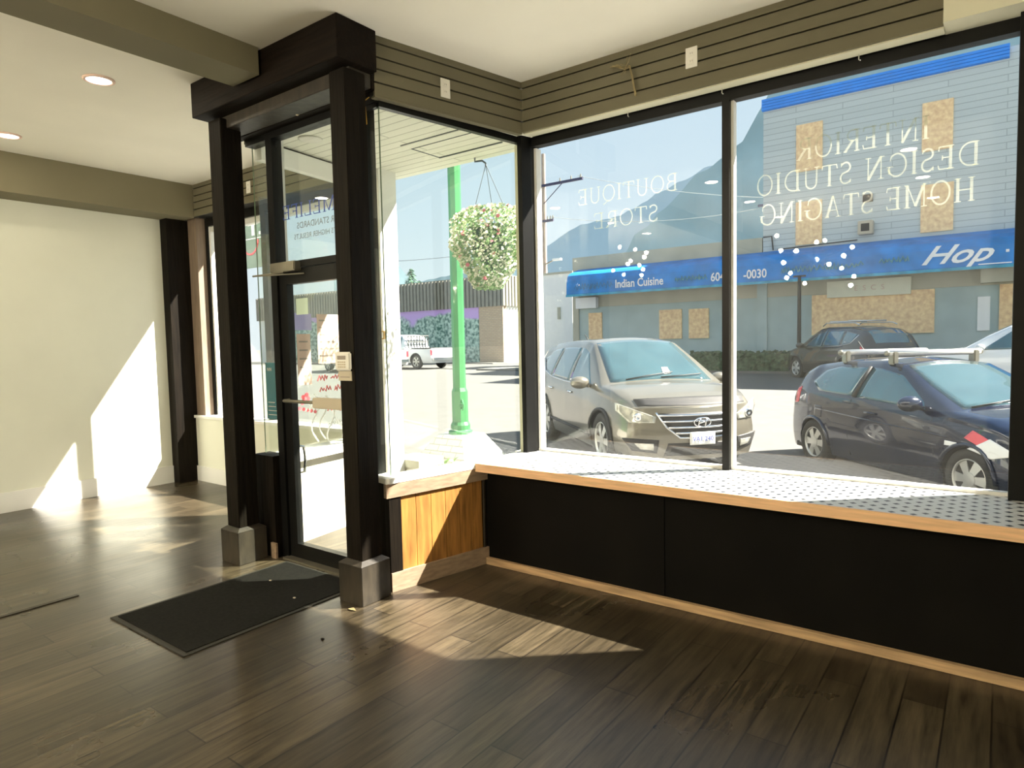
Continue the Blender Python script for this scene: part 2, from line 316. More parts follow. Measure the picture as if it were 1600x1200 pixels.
def serif(name, s, h, m, parent, x0, x1, y, z, th=.002):
    """letters stand in an x-z plane; read from +y, so they run from x1 (left of reader) to x0"""
    adv = sum(GL[c][0]+.07 for c in s); sc = (x1-x0)/adv; bm = bmesh.new(); u = 0
    for c in s:
        wd, strokes = GL[c]
        for k, (pts, wdt) in enumerate(strokes):
            yo = (k % 5)*.0002
            P = [Vector((x1-(u+px)*sc, y, z+py*h)) for px, py in pts]
            hw = wdt*h/2; ver = []
            closed = (P[0]-P[-1]).length < 1e-5
            for i, p in enumerate(P):
                a = P[i-1] if i else (P[-2] if closed else p); b = P[i+1] if i < len(P)-1 else (P[1] if closed else p)
                d = (b-a).normalized(); n = Vector((-d.z, 0, d.x))*hw
                ver.append([bm.verts.new(p+n+Vector((0, q, 0))) for q in (yo, th+yo)]+[bm.verts.new(p-n+Vector((0, q, 0))) for q in (th+yo, yo)])
            for i in range(len(ver)-1):
                for q in range(4): bm.faces.new((ver[i][q], ver[i][(q+1) % 4], ver[i+1][(q+1) % 4], ver[i+1][q]))
            if not closed:
                bm.faces.new(ver[0][::-1]); bm.faces.new(ver[-1])
        u += wd+.07
    return obj(name, bm, m, parent)
# ================================================================ ROOM SHELL
ZC, ZH, ZS = 3.29, 2.95, .70
GL1 = (-2.99, 2.745); GC = (-2.745, 3.97)       # right bay: glass corner at the door, glass corner at the street
struct(box('floor', -7.5, 2.0, -7, 3.98, -.12, 0, K['floor']))
struct(box('ceiling', -7.7, 2.2, -7.2, 3.99, ZC, ZC+.15, K['ceil']))
struct(box('wall_left', -7.65, -7.5, -7.2, 3.99, 0, ZC, K['wall']))
struct(box('wall_back', -7.65, 2.15, -7.2, -7.0, 0, ZC, K['wall']))
struct(box('wall_right', 2.0, 2.15, -7, 3.99, 0, ZC, K['wall']))
struct(box('baseboard_left', -7.5, -7.482, -7, 3.6, 0, .19, K['trimw']))
struct(box('trim_1', -7.5, -7.14, -7, 3.8, ZH-.015, ZC, K['taupe']))          # soffit along the left wall
struct(box('trim_2', -3.88, -3.60, -7, 2.36, 3.13, ZC, K['taupe']))        # ceiling beam
# slatted header over the windows
def slat_header(name, p, q, z0=ZH, z1=ZC, th=.12, side=1):
    m, L = along(p, q); bm = bmesh.new()
    zs_ = [z0]+[z0+(z1-z0)*f for f in (.215, .44, .64, .87)]+[z1]; g = .005
    for i in range(5):
        bx(bm, 0, L, 0, .018*side, zs_[i]+(g if i else 0), zs_[i+1]-(g if i < 4 else 0), 0, m)
    bx(bm, 0, L, .018*side, th*side, z0, z1, 1, m)
    return struct(obj(name, bm, [K['slat'], K['groove']]))
slat_header('wall_front_header', (-2.70, 3.80), (-.25, 3.80), th=.17)
slat_header('wall_bay_header', (-2.945, 2.68), (-2.70, 3.80), th=.06)
slat_header('wall_left_bay_header', (-7.14, 3.80), (-4.50, 3.80), th=.17)
slat_header('wall_left_bay_side_header', (-4.53, 3.82), (-4.37, 2.72), th=.06)
struct(box('trim_3', -.25, 2.0, 3.77, 3.97, ZH, ZC, K['cream']))
struct(box('wall_front_pier', .16, 2.0, 3.78, 4.05, 0, ZH, K['black']))
struct(box('trim_4', -2.70, -.25, 3.818, 3.90, ZH-.008, ZH+.0, K['cream']))
bm = bmesh.new(); m, L = along((-2.945, 2.68), (-2.70, 3.80)); bx(bm, 0, L, .0, .045, ZH-.012, ZH-.001, 0, m); struct(obj('trim_5', bm, K['slat']))
# ------------------------------------------------ right bay windows (street)
def pane(name, x0, x1, y0, y1, z0, z1, parent, m='glass'): return box(name, x0, x1, y0, y1, z0, z1, K[m], parent)
w1 = struct(thing('window_1', 'tall left street window over the dotted bench', 'window')); del w1['category']; del w1['label']
def frame(parent, bars, m): 
    bm = bmesh.new()
    for b in bars: bx(bm, *b)
    return obj('window_frame', bm, m, parent)
frame(w1, [(-2.72, .04, 3.93, 4.0, 2.885, ZH), (-1.345, -1.302, 3.92, 4.0, ZS, 2.885), (.04, .16, 3.88, 4.05, ZS, ZH)], K['black'])
frame(w1, [(-2.72, .04, 3.955, 4.0, ZS, ZS+.018), (-1.302, -1.285, 3.95, 4.0, ZS+.018, 2.885), (-2.715, -2.695, 3.96, 4.02, ZS, 2.88), (-2.72, .04, 4.0, 4.03, 2.90, 2.94)], K['trimw'])
pane('window_pane', -2.70, -1.345, 3.968, 3.974, ZS+.018, 2.89, w1); pane('window_pane', -1.302, .04, 3.968, 3.974, ZS+.018, 2.89, w1)
bm = bmesh.new(); prism(bm, [(-2.775, 3.84), (-2.738, 3.84), (-2.715, 3.92), (-2.715, 3.99), (-2.80, 3.99)], ZS, ZH)
struct(obj('window_corner_post', bm, K['black']))
# ------------------------------------------------ right bay side window + sidelite by the door
def win(name):
    o = bpy.data.objects.new(name, None); C.objects.link(o); o['kind'] = 'structure'; return o
w2 = win('window_2'); m2, L2 = along(GL1, (-2.785, 3.90))
bm = bmesh.new(); bx(bm, 0, L2, -.003, .003, ZS, 2.93, 0, m2); obj('window_pane', bm, K['glassg'], w2)
bm = bmesh.new(); bx(bm, -.01, L2, -.02, .02, 2.905, ZH, 0, m2); bx(bm, -.25, -.0, -.0, .03, 2.905, ZH, 0, Matrix.Translation((GL1[0], GL1[1]-.015, 0))); obj('window_frame', bm, K['black'], w2)
bm = bmesh.new(); bx(bm, L2-.035, L2, -.03, .03, ZS, 2.9, 0, m2); obj('window_frame', bm, K['cream'], w2)
bm = bmesh.new(); bx(bm, -.20, 0, -.003, .003, ZS, 2.905, 0, Matrix.Translation((GL1[0], GL1[1], 0))); obj('window_pane', bm, K['glassg'], w2)
bm = bmesh.new(); tube(bm, [(GL1[0], GL1[1], ZS), (GL1[0], GL1[1], 2.905)], .004, 6); obj('glass_joint', bm, K['gedge'], w2)
# knee wall of the right bay side
mk, Lk = along((-2.945, 2.68), (-2.70, 3.82))
bm = bmesh.new(); bx(bm, 0, Lk, 0.02, .12, 0, .66, 0, mk); struct(obj('wall_bay_side', bm, K['darkwood']))
bm = bmesh.new()
x = .085; n = 0
while x < Lk-.42:
    bx(bm, x, x+.108, .004, .02, .115, .585, 0, mk); x += .112
struct(obj('wall_bay_side_planks', bm, K['plank']))
bm = bmesh.new(); bx(bm, Lk-.45, Lk, .004, .02, .115, .585, 0, mk); bx(bm, 0, .083, -.004, .02, .0, .585, 0, mk); struct(obj('wall_bay_side_end', bm, K['darkwood']))
bm = bmesh.new(); bx(bm, -.02, Lk-.38, -.012, .02, .578, .664, 0, mk); struct(obj('trim_6', bm, K['sillwood']))
bm = bmesh.new(); bx(bm, -.02, Lk-.3, -.014, .12, .665, ZS-.003, 0, mk); bx(bm, -.19, .03, -.031, .10, .667, ZS-.0015, 0, Matrix.Translation((-2.945, 2.70, 0))); struct(obj('window_sill', bm, K['trimw']))
bm = bmesh.new(); bx(bm, .0, Lk-.4, -.012, .004, 0, .115, 0, mk); struct(obj('baseboard_bay', bm, K['sillwood']))
bm = bmesh.new(); bx(bm, -3.13, -2.95, 2.69, 2.80, 0, .665); struct(obj('wall_sidelite_right', bm, K['darkwood']))
# ------------------------------------------------ window bench
t = thing('window_bench', 'long window bench with white black-dotted top and raw wood front edge', 'bench')
box('bench_top', -2.83, .6, 3.335, 3.965, ZS-.012, ZS, K['dots'], t)
box('front_edge', -2.81, .6, 3.318, 3.335, ZS-.055, ZS, K['edge'], t)
bm = bmesh.new(); bx(bm, -2.79, .6, 3.42, 3.45, 0, ZS-.055); bx(bm, -1.62, -1.50, 3.412, 3.42, .05, ZS-.055); bx(bm, -.30, .6, 3.416, 3.42, .05, ZS-.055)
obj('front_panel', bm, K['panel'], t)
box('toe_board', -2.775, .6, 3.385, 3.412, .002, .047, K['toe'], t)
box('corner_batten', -2.80, -2.785, 3.39, 3.405, .10, ZS-.056, K['basewood'], t)
# ------------------------------------------------ entrance posts and beam
def post(loc, label, w=.15, d=.16):
    t = thing('timber_post', label, 'post', (*loc, 0), 0, None)
    box('post_shaft', 0, w, 0, d, .25, 3.04, K['darkwood'], t, .004)
    b = box('plinth', -.035, w+.035, -.035, d+.035, 0, .23, K['basewood'], t, .003)
    bm = bmesh.new()
    v = [(-.035, -.035), (w+.035, -.035), (w+.035, d+.035), (-.035, d+.035)]; u = [(-.003, -.003), (w+.003, -.003), (w+.003, d+.003), (-.003, d+.003)]
    A = [bm.verts.new((a, b, .23)) for a, b in v]; B = [bm.verts.new((a, b, .252)) for a, b in u]
    for i in range(4): bm.faces.new((A[i], A[(i+1) % 4], B[(i+1) % 4], B[i]))
    bm.faces.new(A[::-1]); bm.faces.new(B); obj('plinth_cap', bm, K['basewood'], t)
    return t
post((-3.075, 2.455), 'dark timber post with keypad, right of the glass door', .135, .15)
post((-4.365, 2.455), 'dark timber post left of the glass door, nearer the left wall', .15, .15)
t = thing('header_beam', 'heavy dark timber beam box resting across both entrance posts', 'beam')
box('main_beam', -4.43, -2.90, 2.38, 2.66, 3.06, ZC-.002, K['darkwoodx'], t, .003)
box('lower_beam', -4.30, -2.955, 2.50, 2.66, 2.98, 3.06, K['basewood'], t, .003)
struct(box('wall_door_header', -4.40, -2.95, 2.66, 2.72, 2.975, ZC, K['darkwoodx']))
t = thing('motion_sensor', 'small beige motion sensor on the dark beam over the door', 'sensor', (-3.64, 2.66, 3.0))
bm = bmesh.new(); bmesh.ops.create_uvsphere(bm, u_segments=16, v_segments=10, radius=.022); bmesh.ops.transform(bm, matrix=Matrix.Translation((0, -.012, 0)) @ Matrix.Diagonal((.8, .7, 1.25, 1)), verts=bm.verts); obj('sensor_lens', bm, K['beige'], t, True)
box('sensor_bracket', -.012, .012, -.006, .0, -.005, .045, K['basewood'], t)
# ------------------------------------------------ door wall
d = win('door_1')
bm = bmesh.new()
for b in [(-4.115, -4.045, 2.72, 2.80, 0, 2.93), (-3.15, -3.09, 2.72, 2.80, 0, 2.93), (-4.36, -2.98, 2.72, 2.80, 2.93, 2.975), (-4.045, -3.15, 2.725, 2.795, 2.035, 2.08)]: bx(bm, *b)
obj('door_frame', bm, K['black'], d)
bm = bmesh.new()
for b in [(-4.04, -3.955, 2.735, 2.785, .015, 2.03), (-3.235, -3.155, 2.735, 2.785, .015, 2.03), (-3.955, -3.235, 2.735, 2.785, .015, .115), (-3.955, -3.235, 2.735, 2.785, 1.93, 2.03)]: bx(bm, *b)
obj('door_leaf', bm, K['black'], d)
box('door_glass', -3.955, -3.235, 2.757, 2.763, .115, 1.93, K['glassg'], d)
box('transom_pane', -4.045, -3.15, 2.757, 2.763, 2.08, 2.93, K['glassg'], d)
box('threshold', -4.06, -3.13, 2.68, 2.84, 0, .014, K['grey'], d)
bm = bmesh.new(); tube(bm, [(-3.98, 2.735, 1.13), (-3.965, 2.68, 1.13), (-3.2, 2.68, 1.13)], .012); obj('push_bar', bm, K['grey'], d)
box('push_bar_housing', -3.62, -3.2, 2.655, 2.705, 1.095, 1.165, K['beige'], d, .006)
bm = bmesh.new(); tube(bm, [(-3.985, 2.785, .60), (-3.975, 2.83, .61), (-3.975, 2.84, .69), (-3.975, 2.83, .79), (-3.985, 2.785, .80)], .011); obj('pull_handle', bm, K['chrome'], d)
box('closer_body', -4.06, -3.78, 2.675, 2.735, 2.01, 2.075, K['grey'], d, .006)
bm = bmesh.new(); tube(bm, [(-3.88, 2.66, 2.0), (-4.02, 2.52, 1.975)], .006); tube(bm, [(-4.02, 2.52, 1.975), (-3.75, 2.73, 1.99)], .005); obj('closer_arm', bm, K['grey'], d)
# left sidelite
w3 = win('window_3')
pane('window_pane', -4.335, -4.115, 2.757, 2.763, .73, 2.93, w3, 'glassg')
bm = bmesh.new(); tube(bm, [(-4.335, 2.76, .73), (-4.335, 2.76, 2.93)], .004, 6); obj('glass_joint', bm, K['gedge'], w3)
bm = bmesh.new(); bx(bm, -4.35, -4.115, 2.67, 2.80, 0, .73); struct(obj('wall_sidelite_left', bm, K['darkwood']))
struct(box('baseboard_entry', -4.16, -4.10, 2.655, 2.67, 0, .11, K['sillwood']))
# left bay, side towards the alcove
w4 = win('window_4'); m4, L4 = along((-4.345, 2.80), (-4.50, 3.86))
bm = bmesh.new(); bx(bm, .0, L4, -.003, .003, ZS, 2.93, 0, m4); obj('window_pane', bm, K['glassg'], w4)
bm = bmesh.new(); bx(bm, 0, L4, -.05, .02, 2.85, 2.98, 0, m4); bx(bm, L4-.05, L4, -.03, .03, ZS, 2.93, 0, m4); obj('window_frame', bm, K['extwhite'], w4)
bm = bmesh.new(); bx(bm, 0, L4, -.10, .06, -.03, ZS-.06, 0, m4); struct(obj('wall_left_bay_side', bm, K['stone2']))
bm = bmesh.new(); bx(bm, 0, L4+.02, -.16, .08, ZS-.06, ZS, 0, m4); struct(obj('window_sill', bm, K['extwhite']))
struct(box('wall_right_bay_outer', -2.93, -2.80, 3.95, 4.03, -.03, ZS-.02, K['stone2']))
# left bay, street side
struct(box('wall_left_bay_front', -7.36, -4.46, 3.82, 4.04, 0, ZS+.02, K['wall']))
struct(box('baseboard_left_bay', -7.36, -4.52, 3.805, 3.82, 0, .17, K['trimw']))
struct(box('trim_13', -4.155, -4.105, 2.80, 2.86, -.012, 3.0, K['extwhite']))
struct(box('trim_7', -7.36, -4.52, 3.80, 3.98, ZS+.02, ZS+.05, K['trimw']))
w5 = win('window_5')
frame(w5, [(-7.14, -4.5, 3.94, 4.02, 2.86, ZH), (-6.09, -6.0, 3.93, 4.02, ZS, 2.88), (-7.18, -7.14, 3.94, 4.02, ZS, ZH), (-4.56, -4.5, 3.93, 4.02, ZS, ZH)], K['black'])
frame(w5, [(-7.14, -7.11, 3.96, 4.03, ZS+.05, 2.86), (-7.14, -4.56, 3.97, 4.03, 2.80, 2.86)], K['trimw'])
pane('window_pane', -7.11, -6.09, 3.968, 3.974, ZS+.05, 2.86, w5); pane('window_pane', -6.0, -4.56, 3.968, 3.974, ZS+.05, 2.86, w5)
struct(box('trim_8', -7.50, -7.36, 3.60, 3.98, 0, ZH-.015, K['darkwood']))
struct(box('trim_9', -7.36, -7.18, 3.84, 3.98, ZS+.05, ZH, K['brown']))
struct(box('wall_front_left', -7.65, -7.18, 3.98, 4.06, -.1, ZC, K['extwhite']))
struct(box('trim_10', -4.46, -4.28, 3.90, 4.10, -.03, 3.0, K['extwhite']))    # white outside column
struct(box('trim_11', -4.46, -4.10, 4.10, 4.42, .40, .47, K['cap']))
struct(box('wall_planter_block', -4.44, -4.14, 4.12, 4.38, -.03, .40, K['stone2']))
# recess ceiling and canopy outside
bm = bmesh.new(); prism(bm, [(-4.40, 2.80), (-3.05, 2.80), (-2.80, 4.0), (-2.80, 4.28), (-4.56, 4.28), (-4.56, 4.0)], 3.0, 3.05); struct(obj('ceiling_recess', bm, K['soffit']))
struct(box('ceiling_canopy', -9.5, -4.48, 4.06, 4.28, 2.99, 3.05, K['soffit'])); struct(box('ceiling_canopy_street', -2.72, 3.0, 4.06, 4.28, 2.99, 3.05, K['soffit']))
struct(box('wall_outside_upper', -9.5, 3.0, 4.0, 4.24, 3.05, 4.2, K['extwhite']))
bm = bmesh.new()
for b in [(-3.67, -3.08, 3.575, 3.582, 2.995, 3.0), (-3.67, -3.05, 3.69, 3.695, 2.996, 3.0), (-3.67, -3.03, 4.0, 4.012, 2.993, 3.0), (-3.67, -3.663, 3.69, 4.0, 2.996, 3.0)]: bx(bm, *b)
t = tag(obj('ceiling_hatch', bm, K['wire']), 'access hatch outlined in the white board ceiling outside the door', 'hatch')
# ================================================================ CEILING LIGHTS
def downlight(x, y, label, group, z=ZC, power=2):
    t = thing('downlight', label, 'light', (x, y, z), 0, group)
    bm = bmesh.new(); lathe(bm, [(.095, 0), (.095, -.006), (.078, -.012), (.074, -.004), (.074, 0)], 28); obj('trim_ring', bm, K['lamprim'], t, True)
    bm = bmesh.new(); lathe(bm, [(.073, -.001), (.073, -.006), (.001, -.007)], 24); obj('diffuser', bm, K['lamp'], t)
    l = bpy.data.lights.new('downlight_lamp', 'AREA'); l.shape = 'DISK'; l.size = .14; l.energy = power; l.color = (1, .88, .66)
    lo = bpy.data.objects.new('downlight_lamp', l); C.objects.link(lo); lo.parent = t; lo.location = (0, 0, -.012)
    return t
G = 'recessed downlights in the ceiling'
downlight(-4.82, 1.97, 'round recessed ceiling light, the nearer of two left of the beam', G)
downlight(-6.6, 1.98, 'round recessed ceiling light at the left picture edge, nearest the left wall', G)
for x, y in [(-2.7, .42), (-2.7, -1.0), (-2.7, -2.43), (-.76, .42), (-.76, -1.0), (-.76, -2.43), (-4.83, -1.1), (-4.83, -2.43), (-4.83, .42), (-6.6, .42), (-6.6, -1.1)]:
    downlight(x, y, 'recessed ceiling light behind the viewpoint, a pale oval reflected in the window glass', 'downlights seen as reflections')
o = thing('downlight', 'round recessed light in the white board ceiling outside the door', 'light', (-4.04, 3.04, 3.0))
bm = bmesh.new(); lathe(bm, [(.085, 0), (.085, -.008), (.07, -.01)], 28); obj('trim_ring', bm, K['white'], o, True)
bm = bmesh.new(); lathe(bm, [(.068, -.004), (.068, -.0105), (.001, -.011)], 24); obj('diffuser', bm, K['white'], o)
def chandelier(x, y, z, s, label):
    t = thing('chandelier', label, 'chandelier', (x, y, z), 0)
    bm = bmesh.new(); tube(bm, [(0, 0, 0), (0, 0, ZC-z)], .008); bmesh.ops.create_uvsphere(bm, u_segments=12, v_segments=8, radius=.04); obj('stem', bm, K['grey'], t)
    random.seed(int(s*100)); pts = []
    for k in range(16):
        a = 2.4*k; e = rad(-38+76*((k*7) % 16)/15); pts.append(Vector((math.cos(a)*math.cos(e), math.sin(a)*math.cos(e), math.sin(e)))*s*random.uniform(.65, 1))
    bm = bmesh.new()
    for p in pts: tube(bm, [(0, 0, 0), p], .004, 5)
    obj('arm_cluster', bm, K['grey'], t)
    for p in pts:
        bm = bmesh.new(); bmesh.ops.create_uvsphere(bm, u_segments=10, v_segments=6, radius=.028); bmesh.ops.translate(bm, vec=p, verts=bm.verts); obj('bulb', bm, K['bulb'], t, True)
chandelier(-2.14, -2.06, 2.55, .62, 'wide many-bulb chandelier behind the viewpoint, reflected over the right of the blue awning')
chandelier(-5.08, -2.06, 2.80, .48, 'many-bulb chandelier behind the viewpoint, reflected near the left end of the blue awning')
# ================================================================ SMALL INTERIOR THINGS
def outlet(m, label):
    t = thing('wall_outlet', label, 'outlet'); t.matrix_world = m
    bm = bmesh.new(); bx(bm, -.036, .036, -.006, 0, -.058, .058); bmesh.ops.bevel(bm, geom=bm.edges[:], offset=.002, segments=1, affect='EDGES'); obj('cover_plate', bm, K['white'], t)
    for dz in (-.022, .022):
        bm = bmesh.new(); bx(bm, -.014, .014, -.0075, -.006, dz-.013, dz+.013); s = obj('socket', bm, K['white'], t)
        bm = bmesh.new(); bx(bm, -.007, -.004, -.008, -.0074, dz-.004, dz+.006); bx(bm, .004, .007, -.008, -.0074, dz-.004, dz+.006); obj('slots', bm, K['ink'], s)
mo, _ = along((-2.945, 2.68), (-2.70, 3.80))
outlet(mo @ Matrix.Translation((.50, 0, 3.10)), 'white double outlet on the slatted header over the bay side window, beside the door')
outlet(Matrix.Translation((-1.48, 3.80, 3.13)), 'white double outlet on the slatted header over the street window')
outlet(Matrix.Translation((-6.06, 3.80, 3.10)), 'white outlet on the slatted header seen between the left post and door frame')
bm = bmesh.new(); random.seed(4)
P = [Vector((-1.99, 3.78, 3.20)), Vector((-1.95, 3.77, 3.195)), Vector((-1.90, 3.78, 3.17)), Vector((-1.86, 3.77, 3.18)), Vector((-1.84, 3.775, 3.10)), Vector((-1.83, 3.78, 2.99))]
for k in range(4): tube(bm, [p+Vector((random.uniform(-.008, .008), random.uniform(-.012, .005), random.uniform(-.01, .01))) for p in P], .0025, 5)
for k in range(9): 
    p = P[3]+Vector((random.uniform(-.03, .0), -.005, random.uniform(-.02, .02))); tube(bm, [p, p+Vector((random.uniform(-.035, .035), -.01, random.uniform(-.05, .045)))], .002, 4)
tag(obj('dried_twine', bm, K['twig']), 'dry tangled twine hanging from a nail on the slatted header', 'twine')
bm = bmesh.new(); random.seed(3)
for k in range(22):
    a = random.uniform(0, 6.28); r = random.uniform(0, .012); tube(bm, [(math.cos(a)*r*.4, math.sin(a)*r*.4, 0), (math.cos(a)*r, math.sin(a)*r, -.10+random.uniform(-.02, .02))], .0022, 4)
tube(bm, [(0, 0, 0), (.005, 0, .03), (.03, .01, .045)], .003, 5)
o = tag(obj('gold_tassel', bm, K['gold']), 'small gold tassel hanging from the window head beside the right post', 'tassel'); o.location = (-3.02, 2.665, 2.90)
for i, (x, lb) in enumerate([(-1.93, 'small metal hook above the left street window, right of the bay corner'), (-1.33, 'small metal hook at the head of the mullion between street windows'), (-.62, 'small metal hook above the right street window, nearest the cream panel')]):
    bm = bmesh.new(); tube(bm, [(x, 3.88, ZH), (x, 3.88, ZH-.035), (x+.008, 3.875, ZH-.042)], .003, 6); tag(obj('hook', bm, K['chrome']), lb, 'hook', 'hooks at the window head')
t = thing('alarm_keypad', 'beige alarm keypad with grey screen on the right timber post', 'keypad', (-3.02, 2.4535, 1.41))
bm = bmesh.new(); bx(bm, -.07, .065, -.022, 0, -.052, .055); bmesh.ops.bevel(bm, geom=[e_ for e_ in bm.edges], offset=.009, segments=3, affect='EDGES'); obj('keypad_body', bm, K['white'], t, False)
box('keypad_screen', -.042, .03, -.024, -.020, .012, .034, K['ink'], t)
for r_ in range(3):
    for c_ in range(4): box('key', -.04+c_*.018, -.027+c_*.018, -.0245, -.021, -.035+r_*.014, -.026+r_*.014, K['beige'], t)
t = thing('note_card', 'small beige card stuck on the post under the keypad', 'card', (-3.02, 2.4535, 1.33))
box('card_sheet', -.06, .055, -.004, 0, -.03, .025, K['beige'], t)
box('card_print', -.045, .04, -.0045, -.0038, -.012, -.006, K['ink'], t)
t = thing('door_mat', 'large black rubber-edged entrance mat on the dark floor before the door', 'mat')
box('mat_border', -3.985, -3.165, 1.52, 2.66, .0, .006, K['matedge'], t, .002)
box('mat_pile', -3.955, -3.195, 1.55, 2.64, .004, .010, K['mat'], t)
struct(box('trim_12', -4.55, -4.52, .9, 1.56, 0, .006, K['basewood']))
random.seed(8)
bm = bmesh.new(); v = [bm.verts.new(p) for p in ((-.03, 0, .002), (-.005, -.014, .008), (.035, .004, .003), (0, .014, .010))]; bm.faces.new(v); r_ = bmesh.ops.extrude_face_region(bm, geom=bm.faces[:]); bmesh.ops.translate(bm, vec=(0, 0, .002), verts=[g for g in r_['geom'] if isinstance(g, bmesh.types.BMVert)])
o = tag(obj('dry_leaf', bm, K['twig']), 'small dark dry leaf on the floor just before the right post', 'leaf'); o.location = (-2.93, 2.36, .0)
bm = bmesh.new(); bmesh.ops.create_icosphere(bm, subdivisions=1, radius=.010); bmesh.ops.scale(bm, vec=(1.3, .8, .5), verts=bm.verts)
o = tag(obj('floor_crumb', bm, K['darkwood']), 'small dark crumb on the floor, a step nearer than the dry leaf', 'crumb'); o.location = (-2.76, 2.03, .004)
for x, y, lb in ((-3.72, 2.36, 'pale paper crumb on the far edge of the black mat'), (-3.34, 2.27, 'tiny pale crumb on the mat near the right post')):
    bm = bmesh.new(); bmesh.ops.create_icosphere(bm, subdivisions=1, radius=.010); bmesh.ops.scale(bm, vec=(1.2, .9, .4), verts=bm.verts)
    o = tag(obj('floor_crumb', bm, K['beige']), lb, 'crumb', 'crumbs on the mat'); o.location = (x, y, .013)
# ------------------------------------------------ window lettering and notices
t = thing('window_lettering', 'pale serif BOUTIQUE STORE lettering on the left street window, mirrored from inside', 'lettering')
serif('text_line', 'BOUTIQUE', .105, K['letter'], t, -2.37, -1.64, 3.976, 2.43)
serif('text_line', 'STORE', .105, K['letter'], t, -2.25, -1.77, 3.976, 2.255)
t = thing('window_lettering', 'pale serif INTERIOR DESIGN STUDIO HOME STAGING lettering on the right street window, mirrored', 'lettering')
serif('text_line', 'INTERIOR', .115, K['letter'], t, -.95, -.31, 3.976, 2.48)
serif('text_line', 'DESIGN STUDIO', .115, K['letter'], t, -1.17, -.10, 3.976, 2.315)
serif('text_line', 'HOME STAGING', .115, K['letter'], t, -1.15, -.115, 3.976, 2.145)
t = thing('transom_lettering', 'HOMELIFE HIGHER STANDARDS lettering on the glass over the door, mirrored from inside', 'lettering')
serif('text_line', 'HOMELIFE', .095, K['hlblue'], t, -4.02, -3.20, 2.765, 2.375)
text('text_line', 'HIGHER STANDARDS', .06, K['hlgrey'], t, (-3.57, 2.766, 2.30), PI, ext=.0005)
text('text_line', 'AGENTS HIGHER RESULTS', .05, K['hlgrey'], t, (-3.60, 2.766, 2.23), PI, ext=.0005)
def sheet(parent, name, x0, x1, y, z0, z1, m): return box(name, x0, x1, y, y+.0015, z0, z1, K[m], parent)
t = tag(box('notice', -3.90, -3.77, 2.764, 2.7655, 1.72, 1.83, K['paper']), 'small pale green notice at the top left of the door glass', 'notice')
# posters hang in the left bay side window, seen through the door
def m4box(name, a, b, z0, z1, mt, parent, off=-.008, th=.003):
    bm = bmesh.new(); bx(bm, a, b, off, off+th, z0, z1, 0, m4); return obj(name, bm, K[mt], parent)
def poster(a, b, z0, z1, mt, label, n=5):
    t = thing('poster', label, 'poster', (0, 0, 0), 0, None); m4box('poster_sheet', a, b, z0, z1, mt, t)
    for k in range(n):
        zz = z1-(k+1)*(z1-z0)/(n+1); m4box('print_line', a+.02, b-.03, zz, zz+.012, 'ink', t, -.0095, .0015)
poster(.30, .44, 1.20, 1.60, 'poster', 'narrow pinkish poster with print below the lavender poster, seen through the door')
m = m4box('poster', .28, .46, 1.63, 1.76, 'purple', None); tag(m, 'lavender poster below the small notice, seen through the door', 'poster')
poster(.52, .76, 1.36, 1.76, 'poster', 'wide pinkish poster with lines of print, seen through the right of the door', 6)
def m4p(a, z): return m4 @ Vector((a, -.010, z))
def blob(bm, a, z, r):
    c = bm.verts.new(m4p(a, z)); ring = [bm.verts.new(m4p(a+r*math.cos(k*PI/5), z+r*.9*math.sin(k*PI/5))) for k in range(10)]
    for k in range(10): bm.faces.new((c, ring[k], ring[(k+1) % 10]))
t = thing('window_painting', 'red and white painted script, flowers and swirls on glass seen through the door', 'painting')
for k in range(6):
    bm = bmesh.new(); blob(bm, .36+.032*math.cos(k), 1.09+.032*math.sin(k*1.7), .020); obj('painted_petal', bm, K['red'], t)
for k in range(5):
    bm = bmesh.new(); blob(bm, .30+.04*k, 1.02-.010*k, .017); obj('painted_petal', bm, K['red'], t)
def scrawl(nm, mt, a0, a1, z0, h, seed):
    random.seed(seed); P = []; a = a0; k = 0
    while a < a1: P.append(m4p(a, z0+(h*random.uniform(.6, 1) if k % 2 else h*random.uniform(0, .35)))); a += random.uniform(.010, .024); k += 1
    bm = bmesh.new(); tube(bm, P, .0055, 5); obj(nm, bm, K[mt], t)
for a0, a1, z0, sd in ((.50, .62, 1.22, 1), (.65, .80, 1.22, 2), (.52, .66, 1.13, 3), (.69, .84, 1.13, 4), (.60, .78, .96, 5)): scrawl('painted_word', 'red', a0, a1, z0, .05, sd)
for k, (x, z0, n, am) in enumerate(((.46, 1.12, 12, .045), (.55, 1.06, 10, .05), (.63, 1.10, 13, -.05), (.72, 1.05, 10, .05))):
    bm = bmesh.new(); tube(bm, [m4p(x+am*math.sin(i*.62+k), z0-i*.035) for i in range(n)], .007, 5); obj('painted_swirl', bm, K['whitep'], t)
scrawl('painted_word', 'whitep', .36, .56, .99, .05, 8); scrawl('painted_word', 'whitep', .60, .84, .84, .05, 9)
t = thing('teal_sign', 'tall teal sign with pale print in the glass left of the door', 'sign', (0, 0, 0))
box('sign_sheet', -4.30, -4.17, 2.764, 2.768, .98, 1.39, K['teal'], t)
text('sign_text', 'NN', .035, K['whitep'], t, (-4.25, 2.762, 1.33), 0, ext=.0005); 
for k in range(4): box('sign_text', -4.28, -4.20+.01*k, 2.762, 2.764, 1.10-.03*k, 1.105-.03*k, K['whitep'], t)
t = thing('hanging_sign', 'grey green hanging sign with a white T. outside, left of the door frame', 'sign', (-8.21, 5.2, 2.93))
box('sign_board', -.30, .26, 0, .03, -.33, .36, K['banner'], t)
bm = bmesh.new()
